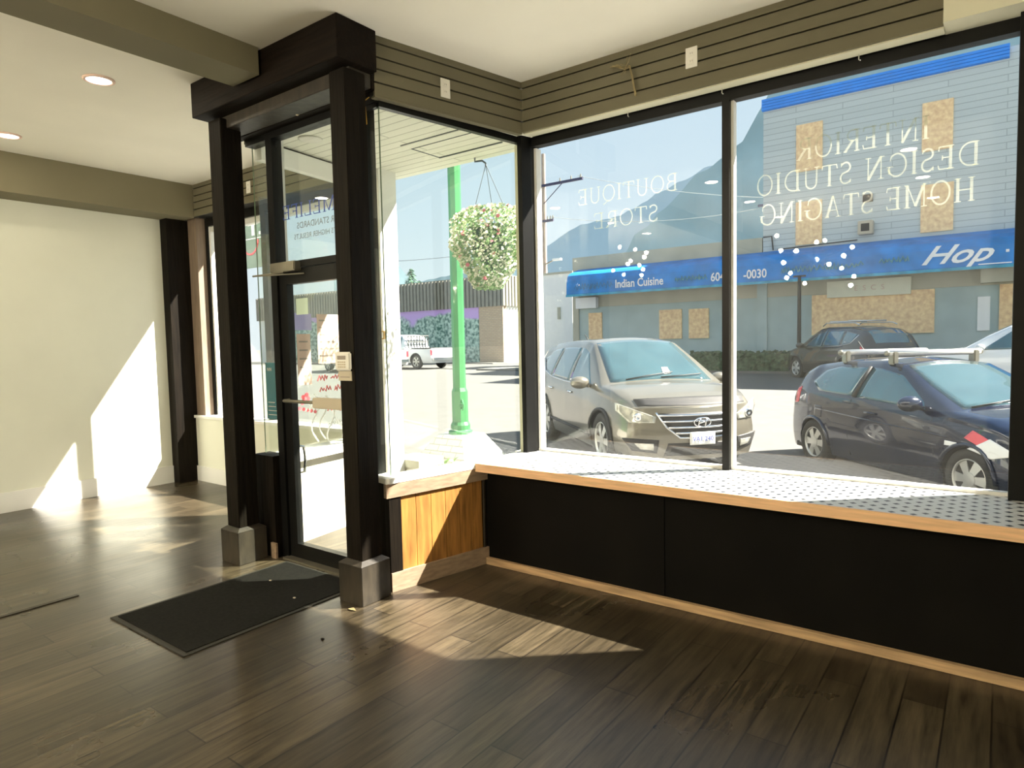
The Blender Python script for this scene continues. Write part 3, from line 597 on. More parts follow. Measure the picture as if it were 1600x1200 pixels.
for b in [(-.14, .09, -.008, 0, .24, .29), (-.05, .005, -.008, 0, .10, .24), (.12, .16, -.008, 0, .10, .14), (-.27, .21, -.007, 0, .325, .335), (-.27, .21, -.007, 0, .055, .065), (.20, .21, -.007, 0, .06, .33)]: bx(bm, *b)
obj('sign_text', bm, K['whitep'], t)
bm = bmesh.new(); tube(bm, [(-.10+.19*math.cos(rad(a)), -.004, .04+.19*math.sin(rad(a))) for a in range(0, -181, -15)], .013, 6); obj('sign_emblem', bm, K['red'], t)
bm = bmesh.new(); tube(bm, [(0, -.97, .47), (0, .05, .47)], .02, 8); tube(bm, [(-.2, .015, .36), (0, .015, .47)], .006, 5); tube(bm, [(.2, .015, .36), (0, .015, .47)], .006, 5); obj('sign_bracket', bm, K['trim'], t)
t = thing('outside_sign', 'small white sign with orange rim on the white column outside', 'sign')
box('sign_board', -4.45, -4.24, 3.87, 3.90, 1.55, 1.62, K['gold2'], t); box('sign_face', -4.44, -4.25, 3.865, 3.871, 1.56, 1.61, K['whitep'], t)
# ================================================================ OUTSIDE GROUND
def gz(y): return -.15 if y < 10 else -.15+(y-10)*.025
bm = bmesh.new(); ys = [6.4, 10, 24, 60, 300]; zs_ = [-.15, -.15, .2, .2, .2]
r0 = [bm.verts.new((-300, y, z)) for y, z in zip(ys, zs_)]; r1 = [bm.verts.new((200, y, z)) for y, z in zip(ys, zs_)]
b0 = [bm.verts.new((-300, y, z-.3)) for y, z in zip(ys, zs_)]; b1 = [bm.verts.new((200, y, z-.3)) for y, z in zip(ys, zs_)]
for i in range(4):
    bm.faces.new((r0[i], r1[i], r1[i+1], r0[i+1])); bm.faces.new((b0[i], b0[i+1], b1[i+1], b1[i]))
bm.faces.new((r0[0], b0[0], b1[0], r1[0]))
struct(obj('ground_street', bm, K['asphalt']))
struct(box('ground_sidewalk', -60, 40, 4.0, 6.4, -.4, -.03, K['walk'])); struct(box('ground_entry', -4.5, -2.7, 2.8, 4.0, -.2, -.012, K['walk']))
struct(box('ground_far_sidewalk', -20, 30, 24.0, 27, .0, .28, K['walk']))
# ------------------------------------------------ blue-awning building
YF = 25.2
b = thing('shop_building', 'grey two-storey building with long blue awning across the street', 'building')
box('ground_floor_wall', -15.3, 8, YF, YF+10, .2, 4.6, K['greywall'], b)
box('fascia_band', -15.3, 8, YF-.05, YF, 2.95, 4.0, K['beigewall'], b)
box('parapet', -15.3, -7.15, YF-.02, YF+.3, 4.6, 5.15, K['beigewall'], b)
box('upper_wall', -7.12, 8, YF, YF+9, 4.6, 10.0, K['siding'], b)
bm = bmesh.new()
for k in range(4): bx(bm, -7.15, .02, YF-.13, YF, 9.675+.10*k, 9.76+.10*k)
bx(bm, -7.15, .02, YF-.05, YF, 9.66, 10.06)
obj('cornice', bm, K['blue'], b)
box('corner_post', -15.3, -15.0, YF-.06, YF, .2, 3.5, K['beigewall'], b)
for x0, x1, z0, z1 in ((-5.98, -5.12, 7.3, 8.93), (-2.18, -1.35, 7.3, 8.82), (-5.98, -5.12, 4.74, 6.25), (-2.18, -1.30, 4.74, 6.25)):
    box('boarded_window', x0, x1, YF-.05, YF, z0, z1, K['osb'], b)
for x0, x1, z0, z1 in ((-11.2, -10.25, 1.5, 2.68), (-9.95, -9.15, 1.5, 2.66), (-5.42, -1.75, 1.52, 2.93)):
    box('boarded_shopfront', x0, x1, YF-.07, YF, z0, z1, K['osb'], b)
box('boarded_door', -14.5, -13.85, YF-.06, YF, .2, 2.7, K['osb'], b); box('boarded_door', -.08, .9, YF-.06, YF, .2, 2.95, K['osb'], b)
box('pilaster', -7.3, -6.95, YF-.12, YF, .2, 3.5, K['greywall'], b)
box('narrow_window', -.62, -.30, YF-.06, YF, 1.55, 2.6, K['whitep'], b)
box('entry_canopy', -.55, 2.0, YF-.5, YF, 3.0, 3.55, K['beigewall'], b)
v_ = box('wall_vent', -3.85, -3.55, YF-.08, YF, 5.95, 6.2, K['trim'], b)
u_ = box('air_conditioner', -3.95, -3.5, YF-.35, YF, 4.85, 5.3, K['beige'], b, .02); box('grille', -3.85, -3.6, YF-.36, YF-.34, 4.95, 5.2, K['trim'], u_)
bm = bmesh.new(); tube(bm, [(-7.1, YF-.05, 5.15), (-6.8, YF-.05, 5.15), (-6.75, YF-.05, 4.65)], .025, 6); tube(bm, [(-6.6, YF-.04, 4.66), (-4.0, YF-.04, 4.72)], .02, 6); obj('conduit', bm, K['trim'], b)
tag(box('shop_sign', -15.0, -14.0, YF-.3, YF-.06, 2.9, 3.36, K['whitep']), 'blank white sign box under the left end of the blue awning', 'sign')
t = thing('shop_sign', 'long pale signboard with faint red print under the blue awning', 'sign')
box('sign_board', -4.9, -2.4, YF-.22, YF-.06, 2.8, 3.36, K['cream'], t)
text('sign_text', 'E  S  C  S', .24, K['poster'], t, (-3.6, YF-.225, 3.0), 0, ext=.003)
t = thing('awning', 'long bright blue shop awning with white lettering across the street', 'awning')
bm = bmesh.new(); pr = [(YF, 3.47), (YF-1.02, 3.40), (YF-1.05, 3.50), (YF-1.02, 4.05), (YF-.92, 4.28), (YF-.72, 4.40), (YF, 4.62)]
A = [bm.verts.new((-15.0, y, z)) for y, z in pr]; B = [bm.verts.new((8, y, z)) for y, z in pr]
bm.faces.new(A); bm.faces.new(B[::-1])
for i in range(len(pr)): bm.faces.new((A[i], A[(i+1) % len(pr)], B[(i+1) % len(pr)], B[i]))
obj('awning_skin', bm, K['awning'], t)
box('lower_lip', -15.02, 8, YF-1.075, YF-1.05, 3.38, 3.47, K['awnlip'], t)
YT = YF-1.07
text('lettering', 'Indian Cuisine', .46, K['whitep'], t, (-11.62, YT+.005, 3.62), 0, sx=.80, ext=.004, bold=.008)
text('lettering', '604-8', .44, K['whitep'], t, (-8.30, YT+.005, 3.60), 0, sx=.8, ext=.004, bold=.008)
text('lettering', '-0030', .44, K['whitep'], t, (-7.10, YT+.005, 3.60), 0, sx=.8, ext=.004, bold=.008)
text('lettering', 'Hop', .78, K['whitep'], t, (-1.22, YT+.005, 3.62), 0, shear=.55, sx=1.25, ext=.004, bold=.012)
bm = bmesh.new(); bx(bm, .05, .13, YT, YT+.02, 3.82, 3.90); bx(bm, -.60, .2, YT, YT+.02, 3.50, 3.53); obj('lettering', bm, K['whitep'], t)
def squiggle(x0, x1, z, h, mt, seed):
    random.seed(seed); bm = bmesh.new(); x = x0
    while x < x1:
        w_ = random.uniform(.06, .16); tube(bm, [(x, YT, z+random.uniform(0, h*.3)), (x+w_*.5, YT, z+h*random.uniform(.6, 1)), (x+w_, YT, z+random.uniform(0, h*.4))], .022, 5); x += w_*1.15
    return obj('faded_lettering', bm, K[mt], t)
squiggle(-14.6, -12.9, 3.62, .32, 'letter', 2); squiggle(-10.1, -9.4, 3.68, .22, 'fade', 3); squiggle(-9.3, -8.9, 3.68, .22, 'fade', 9); squiggle(-6.2, -3.7, 3.68, .24, 'fade', 4); squiggle(-3.2, -2.4, 3.74, .22, 'fade', 6)
# hedge planter strip and lamp post before the shop
bm = bmesh.new(); random.seed(12)
for k in range(1500):
    p = Vector((random.uniform(-9.5, -5.4), random.uniform(24.1, 24.6), random.uniform(.3, .98))); s = random.uniform(.05, .11); a = Vector((random.gauss(0, 1), random.gauss(0, 1), random.gauss(0, 1))).normalized(); b_ = a.orthogonal().normalized()
    bm.faces.new([bm.verts.new(p+a*s), bm.verts.new(p+b_*s), bm.verts.new(p-a*s*.8), bm.verts.new(p-b_*s)])
bx(bm, -9.4, -5.5, 24.15, 24.55, .28, .9)
tag(obj('hedge', bm, K['hedge']), 'low dark hedge along the foot of the shop wall across the street', 'hedge')
bm = bmesh.new(); lathe(bm, [(.12, .28), (.12, .9), (.07, 1.0), (.055, 3.4), (.05, 3.55)], 12); bmesh.ops.translate(bm, vec=(-5.55, 23.9, 0), verts=bm.verts); bx(bm, -5.75, -5.35, 23.88, 23.92, 3.5, 3.56)
tag(obj('street_lamp', bm, K['trim']), 'thin black lamp post before the large boarded shopfront', 'lamp post')
# neighbouring white building, left of the shop
b = thing('white_building', 'plain white building wall just left of the blue awning', 'building')
box('wall', -19.2, -17.05, 28, 31.5, .2, 4.85, K['whitep'], b); box('roof_edge', -19.25, -17.0, 27.95, 31.5, 4.85, 4.95, K['cap'], b)
box('wall_meter', -17.9, -17.75, 27.93, 28.0, 2.6, 3.2, K['cap'], b)
# ------------------------------------------------ mural building
b = thing('mural_building', 'low building with ribbed grey band and painted forest mural across the side street', 'building')
YM = 33.0
box('building_wall', -52, -25.2, YM, YM+14, .2, 3.85, K['extwhite'], b)
box('mural', -50, -27.15, YM-.05, YM, .25, 3.85, K['mural'], b)
box('brick_corner', -27.1, -25.15, YM-.08, YM+.3, .2, 3.85, K['brick'], b)
bm = bmesh.new(); x = -52
while x < -25.2: bx(bm, x, x+.2, YM-.22, YM-.1, 3.8, 5.70); x += .32
bx(bm, -52, -25.12, YM-.1, YM+.1, 3.8, 5.75); y = YM-.2
while y < YM+14: bx(bm, -25.15, -25.0, y, y+.2, 3.8, 5.70); y += .32
bx(bm, -25.4, -25.12, YM-.1, YM+14, 3.8, 5.75)
obj('ribbed_band', bm, K['rib'], b)
t = box('kerb_strip', -40, -25, 31.6, 33, .2, .26, K['walk'], b)  # low raised kerb slab in sidewalk concrete
# ------------------------------------------------ trees and mountains
def conifer(x, y, h, r, label, base=.2):
    t = thing('conifer_tree', label, 'tree', (x, y, base), 0, 'conifers behind the mural building')
    bm = bmesh.new(); tube(bm, [(0, 0, 0), (0, 0, h)], [.18, .02], 8); obj('trunk', bm, K['pole'], t)
    random.seed(int(h*77)); bm = bmesh.new()
    for k in range(900):
        z = h*(.2+.8*random.random()**.8); rr = r*(1.03-z/h)*(.35+.65*random.random()); a = random.uniform(0, 6.28)
        p = Vector((rr*math.cos(a), rr*math.sin(a), z-.15*rr)); d_ = Vector((math.cos(a), math.sin(a), -.4)); s = random.uniform(.15, .4); q = Vector((-math.sin(a), math.cos(a), 0))
        bm.faces.new([bm.verts.new(p-d_*s*.5), bm.verts.new(p+q*s*.35), bm.verts.new(p+d_*s), bm.verts.new(p-q*s*.35)])
    obj('needles', bm, K['conifer'], t)
conifer(-52.3, 52, 9.6, 4.6, 'taller conifer over the mural building roof, its right neighbour close by')
conifer(-57.0, 58, 9.0, 4.2, 'shorter conifer over the mural building roof, left of the taller one')
conifer(-60.8, 50.5, 10.8, 4.2, 'conifer beside the white column, farthest left behind the mural building')
def pdir(px, py):
    v = cx_*((px-800)/1026.12)+cy_*((py-600)/1026.12)+fw; return v
def ridge(name, pts, dist, m, label, depth, seed):
    """mountain: its skyline runs through given compass bearings and heights; slopes fall away in front and behind"""
    bm = bmesh.new(); random.seed(seed); n = 260; cols = []
    P = []
    for px, py in pts:
        v = pdir(px, py); h_ = math.hypot(v.x, v.y); P.append((math.atan2(v.x, v.y), v.z/h_))
    for i in range(n+1):
        a = P[0][0]+(P[-1][0]-P[0][0])*i/n
        for k in range(len(P)-1):
            if P[k][0] <= a <= P[k+1][0]+1e-9: f = (a-P[k][0])/(P[k+1][0]-P[k][0]); tz = P[k][1]*(1-f)+P[k+1][1]*f; break
        H_ = tz*dist+1.5+noise.noise(Vector((a*70, seed, 0)))*dist*.0022; col = []
        for j in range(-14, 15):
            s = abs(j)/14; d_ = dist+j/14*max(25, H_*depth); bump_ = noise.fractal(Vector((math.sin(a)*d_, math.cos(a)*d_, seed))*.008, 1, 2, 3)*.035*H_*s*(1-s)*4  # faces shaped extra steep to keep direct sun off them
            col.append(bm.verts.new((math.sin(a)*d_, math.cos(a)*d_, max(-5, H_*(1-s**.92)+bump_-5*s))))
        cols.append(col)
    for i in range(n):
        for j in range(28): bm.faces.new((cols[i][j], cols[i+1][j], cols[i+1][j+1], cols[i][j+1]))
    return tag(obj(name, bm, m, None, False), label, 'mountain')
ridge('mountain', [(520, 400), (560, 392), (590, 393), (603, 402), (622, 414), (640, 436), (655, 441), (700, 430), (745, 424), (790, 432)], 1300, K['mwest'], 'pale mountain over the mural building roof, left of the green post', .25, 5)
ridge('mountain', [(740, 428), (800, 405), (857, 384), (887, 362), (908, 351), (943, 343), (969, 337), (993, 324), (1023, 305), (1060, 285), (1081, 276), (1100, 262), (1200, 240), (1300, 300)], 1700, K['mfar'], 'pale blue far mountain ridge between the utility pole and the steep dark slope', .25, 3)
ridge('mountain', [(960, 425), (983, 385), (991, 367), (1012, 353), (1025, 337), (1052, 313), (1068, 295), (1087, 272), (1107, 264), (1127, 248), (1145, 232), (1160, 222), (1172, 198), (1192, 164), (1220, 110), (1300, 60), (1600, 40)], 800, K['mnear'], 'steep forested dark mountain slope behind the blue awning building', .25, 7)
# ------------------------------------------------ utility poles and wires
t = thing('utility_pole', 'tall weathered wooden utility pole beside the bay corner post', 'utility pole', (-22.3, 33.45, .2))
bm = bmesh.new(); tube(bm, [(0, 0, 0), (.05, 0, 12.5)], [.17, .12], 12); obj('pole_shaft', bm, K['pole'], t)
def arm(z, x0, x1, parent, br=True):
    bm = bmesh.new(); bx(bm, x0, x1, -.14, -.02, z, z+.14); a_ = obj('crossarm', bm, K['polearm'], parent)
    if br: bm = bmesh.new(); tube(bm, [(.1, -.1, z-1.0), (x1*.5, -.1, z)], .025, 6); obj('arm_brace', bm, K['polearm'], a_)
    for x in (x1*.45, x1*.72, x1*.95):
        bm = bmesh.new(); tube(bm, [(x, -.08, z+.14), (x, -.08, z+.34)], [.05, .03], 8); obj('insulator', bm, K['grey'], a_)
arm(10.55, -.3, 2.8, t); arm(8.45, -.3, .75, t, False)
bm = bmesh.new(); tube(bm, [(0, -.1, 5.9), (.9, -.1, 6.2)], .04, 6); obj('lamp_arm', bm, K['grey'], t); box('street_light_head', .7, 1.25, -.22, .02, 6.1, 6.22, K['whitep'], t)
t = thing('utility_pole', 'lower utility pole rising behind the parapet left of the tall grey wall', 'utility pole', (-9.6, 38, .2))
bm = bmesh.new(); tube(bm, [(0, 0, 0), (0, 0, 9.2)], [.15, .12], 10); obj('pole_shaft', bm, K['pole'], t); bm = bmesh.new(); bx(bm, -1.4, 1.2, -.1, 0, 8.5, 8.62); obj('crossarm', bm, K['polearm'], t)
def wire(p, q, sag, label, m='wire', r=.012):
    p, q = Vector(p), Vector(q); bm = bmesh.new(); tube(bm, [p.lerp(q, i/16)-Vector((0, 0, sag*4*(i/16)*(1-i/16))) for i in range(17)], r, 5)
    tag(obj('overhead_wire', bm, K[m]), label, 'wire', 'overhead wires')
wire((-22.3, 33.4, 7.3), (-75, 62, 13.5), .4, 'dark overhead wire crossing the sky left of the green post', r=.03)
wire((-19.8, 33.3, 11.0), (-9.0, 38, 8.9), .3, 'pale overhead wire crossing the dark slope, the upper of two', 'wirew', .014)
wire((-21.7, 33.3, 8.9), (-10.6, 38, 8.65), .5, 'pale overhead wire sagging across the slope, the lower of two', 'wirew', .014)
# ------------------------------------------------ green lamp post on the kerb
t = thing('green_post', 'tall bright green painted street post on a white masonry pedestal', 'post', (-5.71, 6.5, -.03))
bm = bmesh.new(); lathe(bm, [(.105, .42), (.105, .9), (.085, .95), (.08, 5.6)], 8); obj('post_shaft', bm, K['green'], t)
bm = bmesh.new(); lathe(bm, [(.16, .34), (.16, .38), (.13, .40), (.13, .46), (.11, .50)], 16); obj('post_collar', bm, K['green'], t)
bm = bmesh.new(); lathe(bm, [(.026, -.02), (.026, .02), (.012, .02)], 14, Matrix.Translation((.09, -.06, .72)) @ Matrix.Rotation(rad(70), 4, 'Y')); tube(bm, [(.08, -.05, .8), (.13, -.08, .74), (.12, -.08, .66)], .012, 6); obj('service_ring', bm, K['green'], t)
bm = bmesh.new(); A = [bm.verts.new((a*.44, b_*.44, 0)) for a, b_ in ((-1, -1), (1, -1), (1, 1), (-1, 1))]; B = [bm.verts.new((a*.22, b_*.22, .34)) for a, b_ in ((-1, -1), (1, -1), (1, 1), (-1, 1))]
for i in range(4): bm.faces.new((A[i], A[(i+1) % 4], B[(i+1) % 4], B[i]))
bm.faces.new(A[::-1]); bm.faces.new(B); obj('masonry_pedestal', bm, K['stone'], t)
def tuft(name, loc, n, r, h, label, m='leaf', seed=1):
    random.seed(seed); bm = bmesh.new()
    for k in range(n):
        a = random.uniform(0, 6.28); q = random.random(); p = Vector((r*q*math.cos(a), r*q*math.sin(a), random.uniform(0, h))); s = random.uniform(.02, .05)
        d_ = Vector((math.cos(a), math.sin(a), random.uniform(-.2, 1))).normalized(); b_ = d_.orthogonal().normalized()
        bm.faces.new([bm.verts.new(p-d_*s), bm.verts.new(p+b_*s*.5), bm.verts.new(p+d_*s), bm.verts.new(p-b_*s*.5)])
    o = tag(obj(name, bm, K[m]), label, 'plant'); o.location = loc
tuft('weed_clump', (-6.0, 5.75, -.03), 160, .22, .14, 'dry green weed clump at the foot of the green post pedestal', seed=2)
tuft('leafy_plant', (-4.5, 4.75, -.03), 220, .22, .38, 'leafy plant on the ground by the white column outside', seed=3)
# ------------------------------------------------ hanging flower basket
t = thing('hanging_basket', 'large hanging basket of trailing white and pink flowers under the canopy edge', 'flower basket', (-3.40, 4.34, 1.95))
bm = bmesh.new(); random.seed(21)
def bpt():
    a = random.uniform(0, 6.28); z = random.random(); R_ = .30*min(1, .35+z*1.3)*(1 if z < .8 else max(.1, (1-((z-.8)/.22)**2))**.5)
    return a, z, R_
for k in range(5200):
    a, z, R_ = bpt(); rr = R_*random.uniform(.75, 1.08); p = Vector((rr*math.cos(a)-(.06*(1-z)), rr*math.sin(a), z*.66)); s = random.uniform(.008, .02)
    d_ = Vector((random.gauss(0, 1), random.gauss(0, 1), random.gauss(0, 1))).normalized(); b_ = d_.orthogonal().normalized()
    bm.faces.new([bm.verts.new(p-d_*s), bm.verts.new(p+b_*s*.6), bm.verts.new(p+d_*s), bm.verts.new(p-b_*s*.6)])
obj('foliage', bm, K['leaf'], t)['kind'] = 'stuff'
bm = bmesh.new()
for nm, mt, n, s0 in (('white_blossoms', 'leafw', 2600, .011), ('pink_blossoms', 'pink', 170, .016)):
    bm = bmesh.new()
    for k in range(n):
        a, z, R_ = bpt()
        if mt == 'pink' and z < .55 and random.random() < .75: continue
        rr = R_*random.uniform(.98, 1.16); p = Vector((rr*math.cos(a)-(.06*(1-z)), rr*math.sin(a), z*.66+.01)); s = random.uniform(.6, 1.3)*s0
        d_ = Vector((random.gauss(0, 1), random.gauss(0, 1), random.gauss(0, 1))).normalized(); b_ = d_.orthogonal().normalized()
        bm.faces.new([bm.verts.new(p+(d_*math.cos(q*PI/2.5)+b_*math.sin(q*PI/2.5))*s) for q in range(5)])
    obj(nm, bm, K[mt], t)['kind'] = 'stuff'
bm = bmesh.new(); lathe(bm, [(.05, .12), (.12, .2), (.2, .38), (.21, .5), (.20, .5), (.02, .45)], 20); obj('basket_pot', bm, K['hedge'], t)
bm = bmesh.new()
for k in range(3): tube(bm, [(.2*math.cos(k*2.1), .2*math.sin(k*2.1), .5), (.02, -.10, .99)], .003, 5)
obj('basket_chain', bm, K['wire'], t)
bm = bmesh.new(); tube(bm, [(-.06, -.14, 1.055), (-.06, -.14, 1.02), (.0, -.12, 1.02), (.02, -.10, 1.0), (.02, -.10, .98)], .008, 6); obj('ceiling_bracket', bm, K['wire'], t)
# ================================================================ VEHICLES
def interp(pts, x):
    if x <= pts[0][0]: return pts[0][1]
    for (a, b), (c, d_) in zip(pts, pts[1:]):
        if x <= c: return b+(d_-b)*(x-a)/(c-a)
    return pts[-1][1]
class Body:
    """x forward, y left, z up; a smooth car skin sampled from a side profile, a belt line and a plan taper"""
    def __init__(s, L, W, fo, wb, r, top, belt, roofx, roofhw, zc=.2, kf=.22, kr=.10, tap=.12, hoodhw=.9, archk=1.13):
        s.x1 = wb/2+fo; s.x0 = s.x1-L; s.W = W/2; s.ax = (wb/2, -wb/2); s.r = r; s.top = top; s.belt = belt; s.roofx = roofx; s.rhw = roofhw
        s.zc = zc; s.kf = kf; s.kr = kr; s.tap = tap; s.hoodhw = hoodhw; s.ra = r*archk
    def T(s, x): return interp(s.top, x)
    def hw(s, x):
        u = (x-(s.x0+s.x1)/2)/((s.x1-s.x0)/2); return s.W*(1-s.tap*max(0, abs(u)-.45)**2/.3)
    def edge(s, x):     # roof / bonnet edge half width and height
        crown = .045*min(1, (s.x1-x)*3, (x-s.x0)*3+.2); z = s.T(x)-crown
        a, b, c, d_ = s.roofx
        if x > a: f = 1
        elif x > b: f = (x-b)/(a-b)
        elif x > c: f = 0
        elif x > d_: f = (c-x)/(c-d_)*.75
        else: f = .75
        y = s.rhw*(1-f)+s.hw(x)*s.hoodhw*f
        return y, max(z, s.sh(x)+.004)
    def sh(s, x): return min(interp(s.belt, x), s.T(x)-.05)
    def low(s, x):
        z = s.zc
        for a in s.ax:
            if abs(x-a) < s.ra: z = max(z, s.r+math.sqrt(s.ra**2-(x-a)**2))
        return min(z, s.sh(x)-.06)
    def ys(s, x, z):
        zb = s.sh(x)
        if z <= zb:
            f = (z-s.zc)/(zb-s.zc); k = 1-.07*(1-min(1, f/.45))**2-.045*max(0, (f-.55)/.45)**1.6
            if .62 < f < .72: k -= .004
            return s.hw(x)*k
        ey, ez = s.edge(x); y0 = s.hw(x)*.955; g = (z-zb)/max(ez-zb, .01); return y0+(ey-y0)*g+.02*math.sin(PI*min(1, g))
    def bend(s, p):
        x, y, z = p; q = min(1, abs(y)/s.W)
        if x > s.x1-.75:
            f = ((x-(s.x1-.75))/.75)**1.5; zz = (z-s.zc)/max(.1, s.T(s.x1)-s.zc)
            x -= s.kf*q**2.3*f+.10*f*max(0, zz-.55)**1.2*1.4+.05*f*max(0, .25-zz)*3
        if x < s.x0+.6:
            f = ((s.x0+.6-x)/.6)**1.5; x += s.kr*q**2.5*f
        return Vector((x, y, z))
    def side(s, x, z, sg=1, off=0): return s.bend((x, sg*(s.ys(x, z)+off), z))
    def topp(s, x, v, off=0):   # v in -1..1 across
        ey, ez = s.edge(x); return s.bend((x, v*ey, ez+(s.T(x)-ez)*(1-v*v)+off))
    def front(s, y, z, off=0):
        p = s.bend((s.x1, y, z)); p.x += off; return p
    def rear(s, y, z, off=0):
        xr = s.x0
        p = s.bend((xr, y, z)); p.x -= off; return p
    def skin(s):
        bm = bmesh.new(); xs = []; x = s.x0
        while x < s.x1-.001: xs.append(x); x += .045
        xs.append(s.x1); NL, NU, NT = 10, 5, 6; rows = []
        for x in xs:
            zl, zs_ = s.low(x), s.sh(x); ey, ez = s.edge(x); half = []
            for i in range(NL+1): z = zl+(zs_-zl)*i/NL; half.append((s.ys(x, z), z))
            for i in range(1, NU+1): z = zs_+(ez-zs_)*i/NU; half.append((s.ys(x, z) if i < NU else ey, z))
            topr = [(ey*(1-i/NT), ez+(s.T(x)-ez)*(1-(1-i/NT)**2)) for i in range(1, NT+1)]
            full = [(-a, b) for a, b in half+topr[:-1]]+[topr[-1]]+[(a, b) for a, b in (half+topr[:-1])[::-1]]
            rows.append([bm.verts.new(s.bend((x, a, b))) for a, b in full])
        n = len(rows[0])
        for i in range(len(rows)-1):
            for j in range(n-1): bm.faces.new((rows[i][j], rows[i][j+1], rows[i+1][j+1], rows[i+1][j]))
        for row, x in ((rows[0], s.x0), (rows[-1], s.x1)):
            prev = None; k = NL+NU
            for i in range(k+1):
                l_, r_ = row[i], row[n-1-i]; y = (r_.co.y); z = l_.co.z; mid = [l_]+[bm.verts.new(s.bend((x, -abs(y)+2*abs(y)*j/12, z))) for j in range(1, 12)]+[r_]
                if prev:
                    for j in range(12): bm.faces.new((prev[j], prev[j+1], mid[j+1], mid[j]))
                prev = mid
            tv = row[k:n-k]
            f_ = bm.faces.new(list(prev)+tv[1:-1][::-1]) if len(tv) > 2 else None
        return bm
def resample(poly, n):
    out = []
    for i in range(len(poly)):
        a, b = poly[i], poly[(i+1) % len(poly)]
        for k in range(n): out.append((a[0]+(b[0]-a[0])*k/n, a[1]+(b[1]-a[1])*k/n))
    return out
def patch(name, poly, f, m, parent, n=8, rings=6, off=.006):
    """solid pad that follows the car skin: poly in surface coordinates, f(u, v, off) -> point"""
    pts = resample(poly, n); c = (sum(p[0] for p in poly)/len(poly), sum(p[1] for p in poly)/len(poly)); bm = bmesh.new(); R_ = []
    for k in range(rings, 0, -1):
        t_ = k/rings; R_.append([bm.verts.new(f(c[0]+(p[0]-c[0])*t_, c[1]+(p[1]-c[1])*t_, off)) for p in pts])
    R_.insert(0, [bm.verts.new(f(p[0], p[1], -.015)) for p in pts]); cv = bm.verts.new(f(*c, off)); L_ = len(pts)
    for a, b in zip(R_, R_[1:]):
        for i in range(L_): bm.faces.new((a[i], a[(i+1) % L_], b[(i+1) % L_], b[i]))
    for i in range(L_): bm.faces.new((R_[-1][i], R_[-1][(i+1) % L_], cv))
    return obj(name, bm, m, parent, True)
def strip(name, pts, r, m, parent, seg=6):
    bm = bmesh.new(); tube(bm, pts, r, seg); return obj(name, bm, m, parent, True)
def wheel(root, x, y, r, sg, spokes=6, w_=.20):
    t = bpy.data.objects.new('wheel', None); C.objects.link(t); t.parent = root; t.location = (x, y, r)
    mt = Matrix.Rotation(-sg*PI/2, 4, 'X')
    bm = bmesh.new(); lathe(bm, [(r*.66, -w_), (r*.93, -w_), (r*.985, -w_*.85), (r, -w_*.6), (r, -.06), (r*.985, -.02), (r*.9, 0), (r*.68, -.005), (r*.66, -.03)], 36, mt); obj('tyre', bm, K['tyre'], t, True)
    bm = bmesh.new(); lathe(bm, [(r*.655, -.15), (r*.67, -.02), (r*.655, -.005), (r*.62, -.015), (r*.60, -.05), (r*.59, -.12), (r*.2, -.13)], 36, mt); obj('rim', bm, K['rim'], t, True)
    bm = bmesh.new()
    for k in range(spokes):
        m_ = mt @ Matrix.Rotation(2*PI*k/spokes, 4, 'Z')
        v = [bm.verts.new(m_ @ Vector(p)) for p in ((.05, -.032, -.012), (.05, .032, -.012), (r*.62, .05, -.028), (r*.62, -.05, -.028), (.05, -.032, -.05), (.05, .032, -.05), (r*.62, .05, -.06), (r*.62, -.05, -.06))]
        for f in ((0, 1, 2, 3), (4, 7, 6, 5), (0, 4, 5, 1), (1, 5, 6, 2), (2, 6, 7, 3), (3, 7, 4, 0)): bm.faces.new([v[i] for i in f])
    lathe(bm, [(.075, -.05), (.072, -.008), (.03, -.004)], 20, mt); obj('spokes', bm, K['rim'], t)
    return t
def car(name, label, B, loc, hd, paint, side_wins, ws, rws=None, mirror=None, spokes=6, lite=False, arches='trim'):
    t = thing(name, label, 'car' if 'pickup' not in name else 'truck', loc, hd)
    obj('car_body', B.skin(), K[paint], t, True)
    bm = bmesh.new(); bx(bm, B.x0+.35, B.x1-.35, -B.W+.24, B.W-.24, B.zc-.02, B.T(B.x1-.5)-.25)
    bx(bm, B.ax[1]-.5, B.ax[0]+.5, -B.W+.1, B.W-.1, B.zc, B.zc+.06); obj('underbody', bm, K['trim'], t)
    for sg in (-1, 1):
        for x in B.ax:
            wheel(t, x, sg*(B.W-.02), B.r, sg, spokes)
            pts = [(x+B.ra*math.cos(a), B.r+B.ra*math.sin(a)) for a in [PI*k/14 for k in range(15)]]
            strip('wheel_arch', [B.side(px, max(pz, B.zc), sg, .004) for px, pz in pts], .022, K[arches], t)
        for w_ in side_wins: patch('side_window', w_, lambda u, v, o, sg=sg: B.side(u, v, sg, o), K['carglass'], t)
        if mirror:
            mx_, mz = mirror; p = B.side(mx_, mz, sg); bm = bmesh.new(); bmesh.ops.create_uvsphere(bm, u_segments=16, v_segments=10, radius=1)
            bmesh.ops.transform(bm, matrix=Matrix.Translation(p+Vector((0, sg*.15, .05))) @ Matrix.Diagonal((.09, .135, .085, 1)), verts=bm.verts); tube(bm, [p, p+Vector((0, sg*.08, .02))], .03, 8); obj('wing_mirror', bm, K[paint], t, True)
    patch('windshield', ws, lambda u, v, o: B.topp(u, v, o), K['windshield'], t)
    if rws: patch('rear_window', rws, lambda u, v, o: B.topp(u, v, o), K['carglass'], t)
    return t
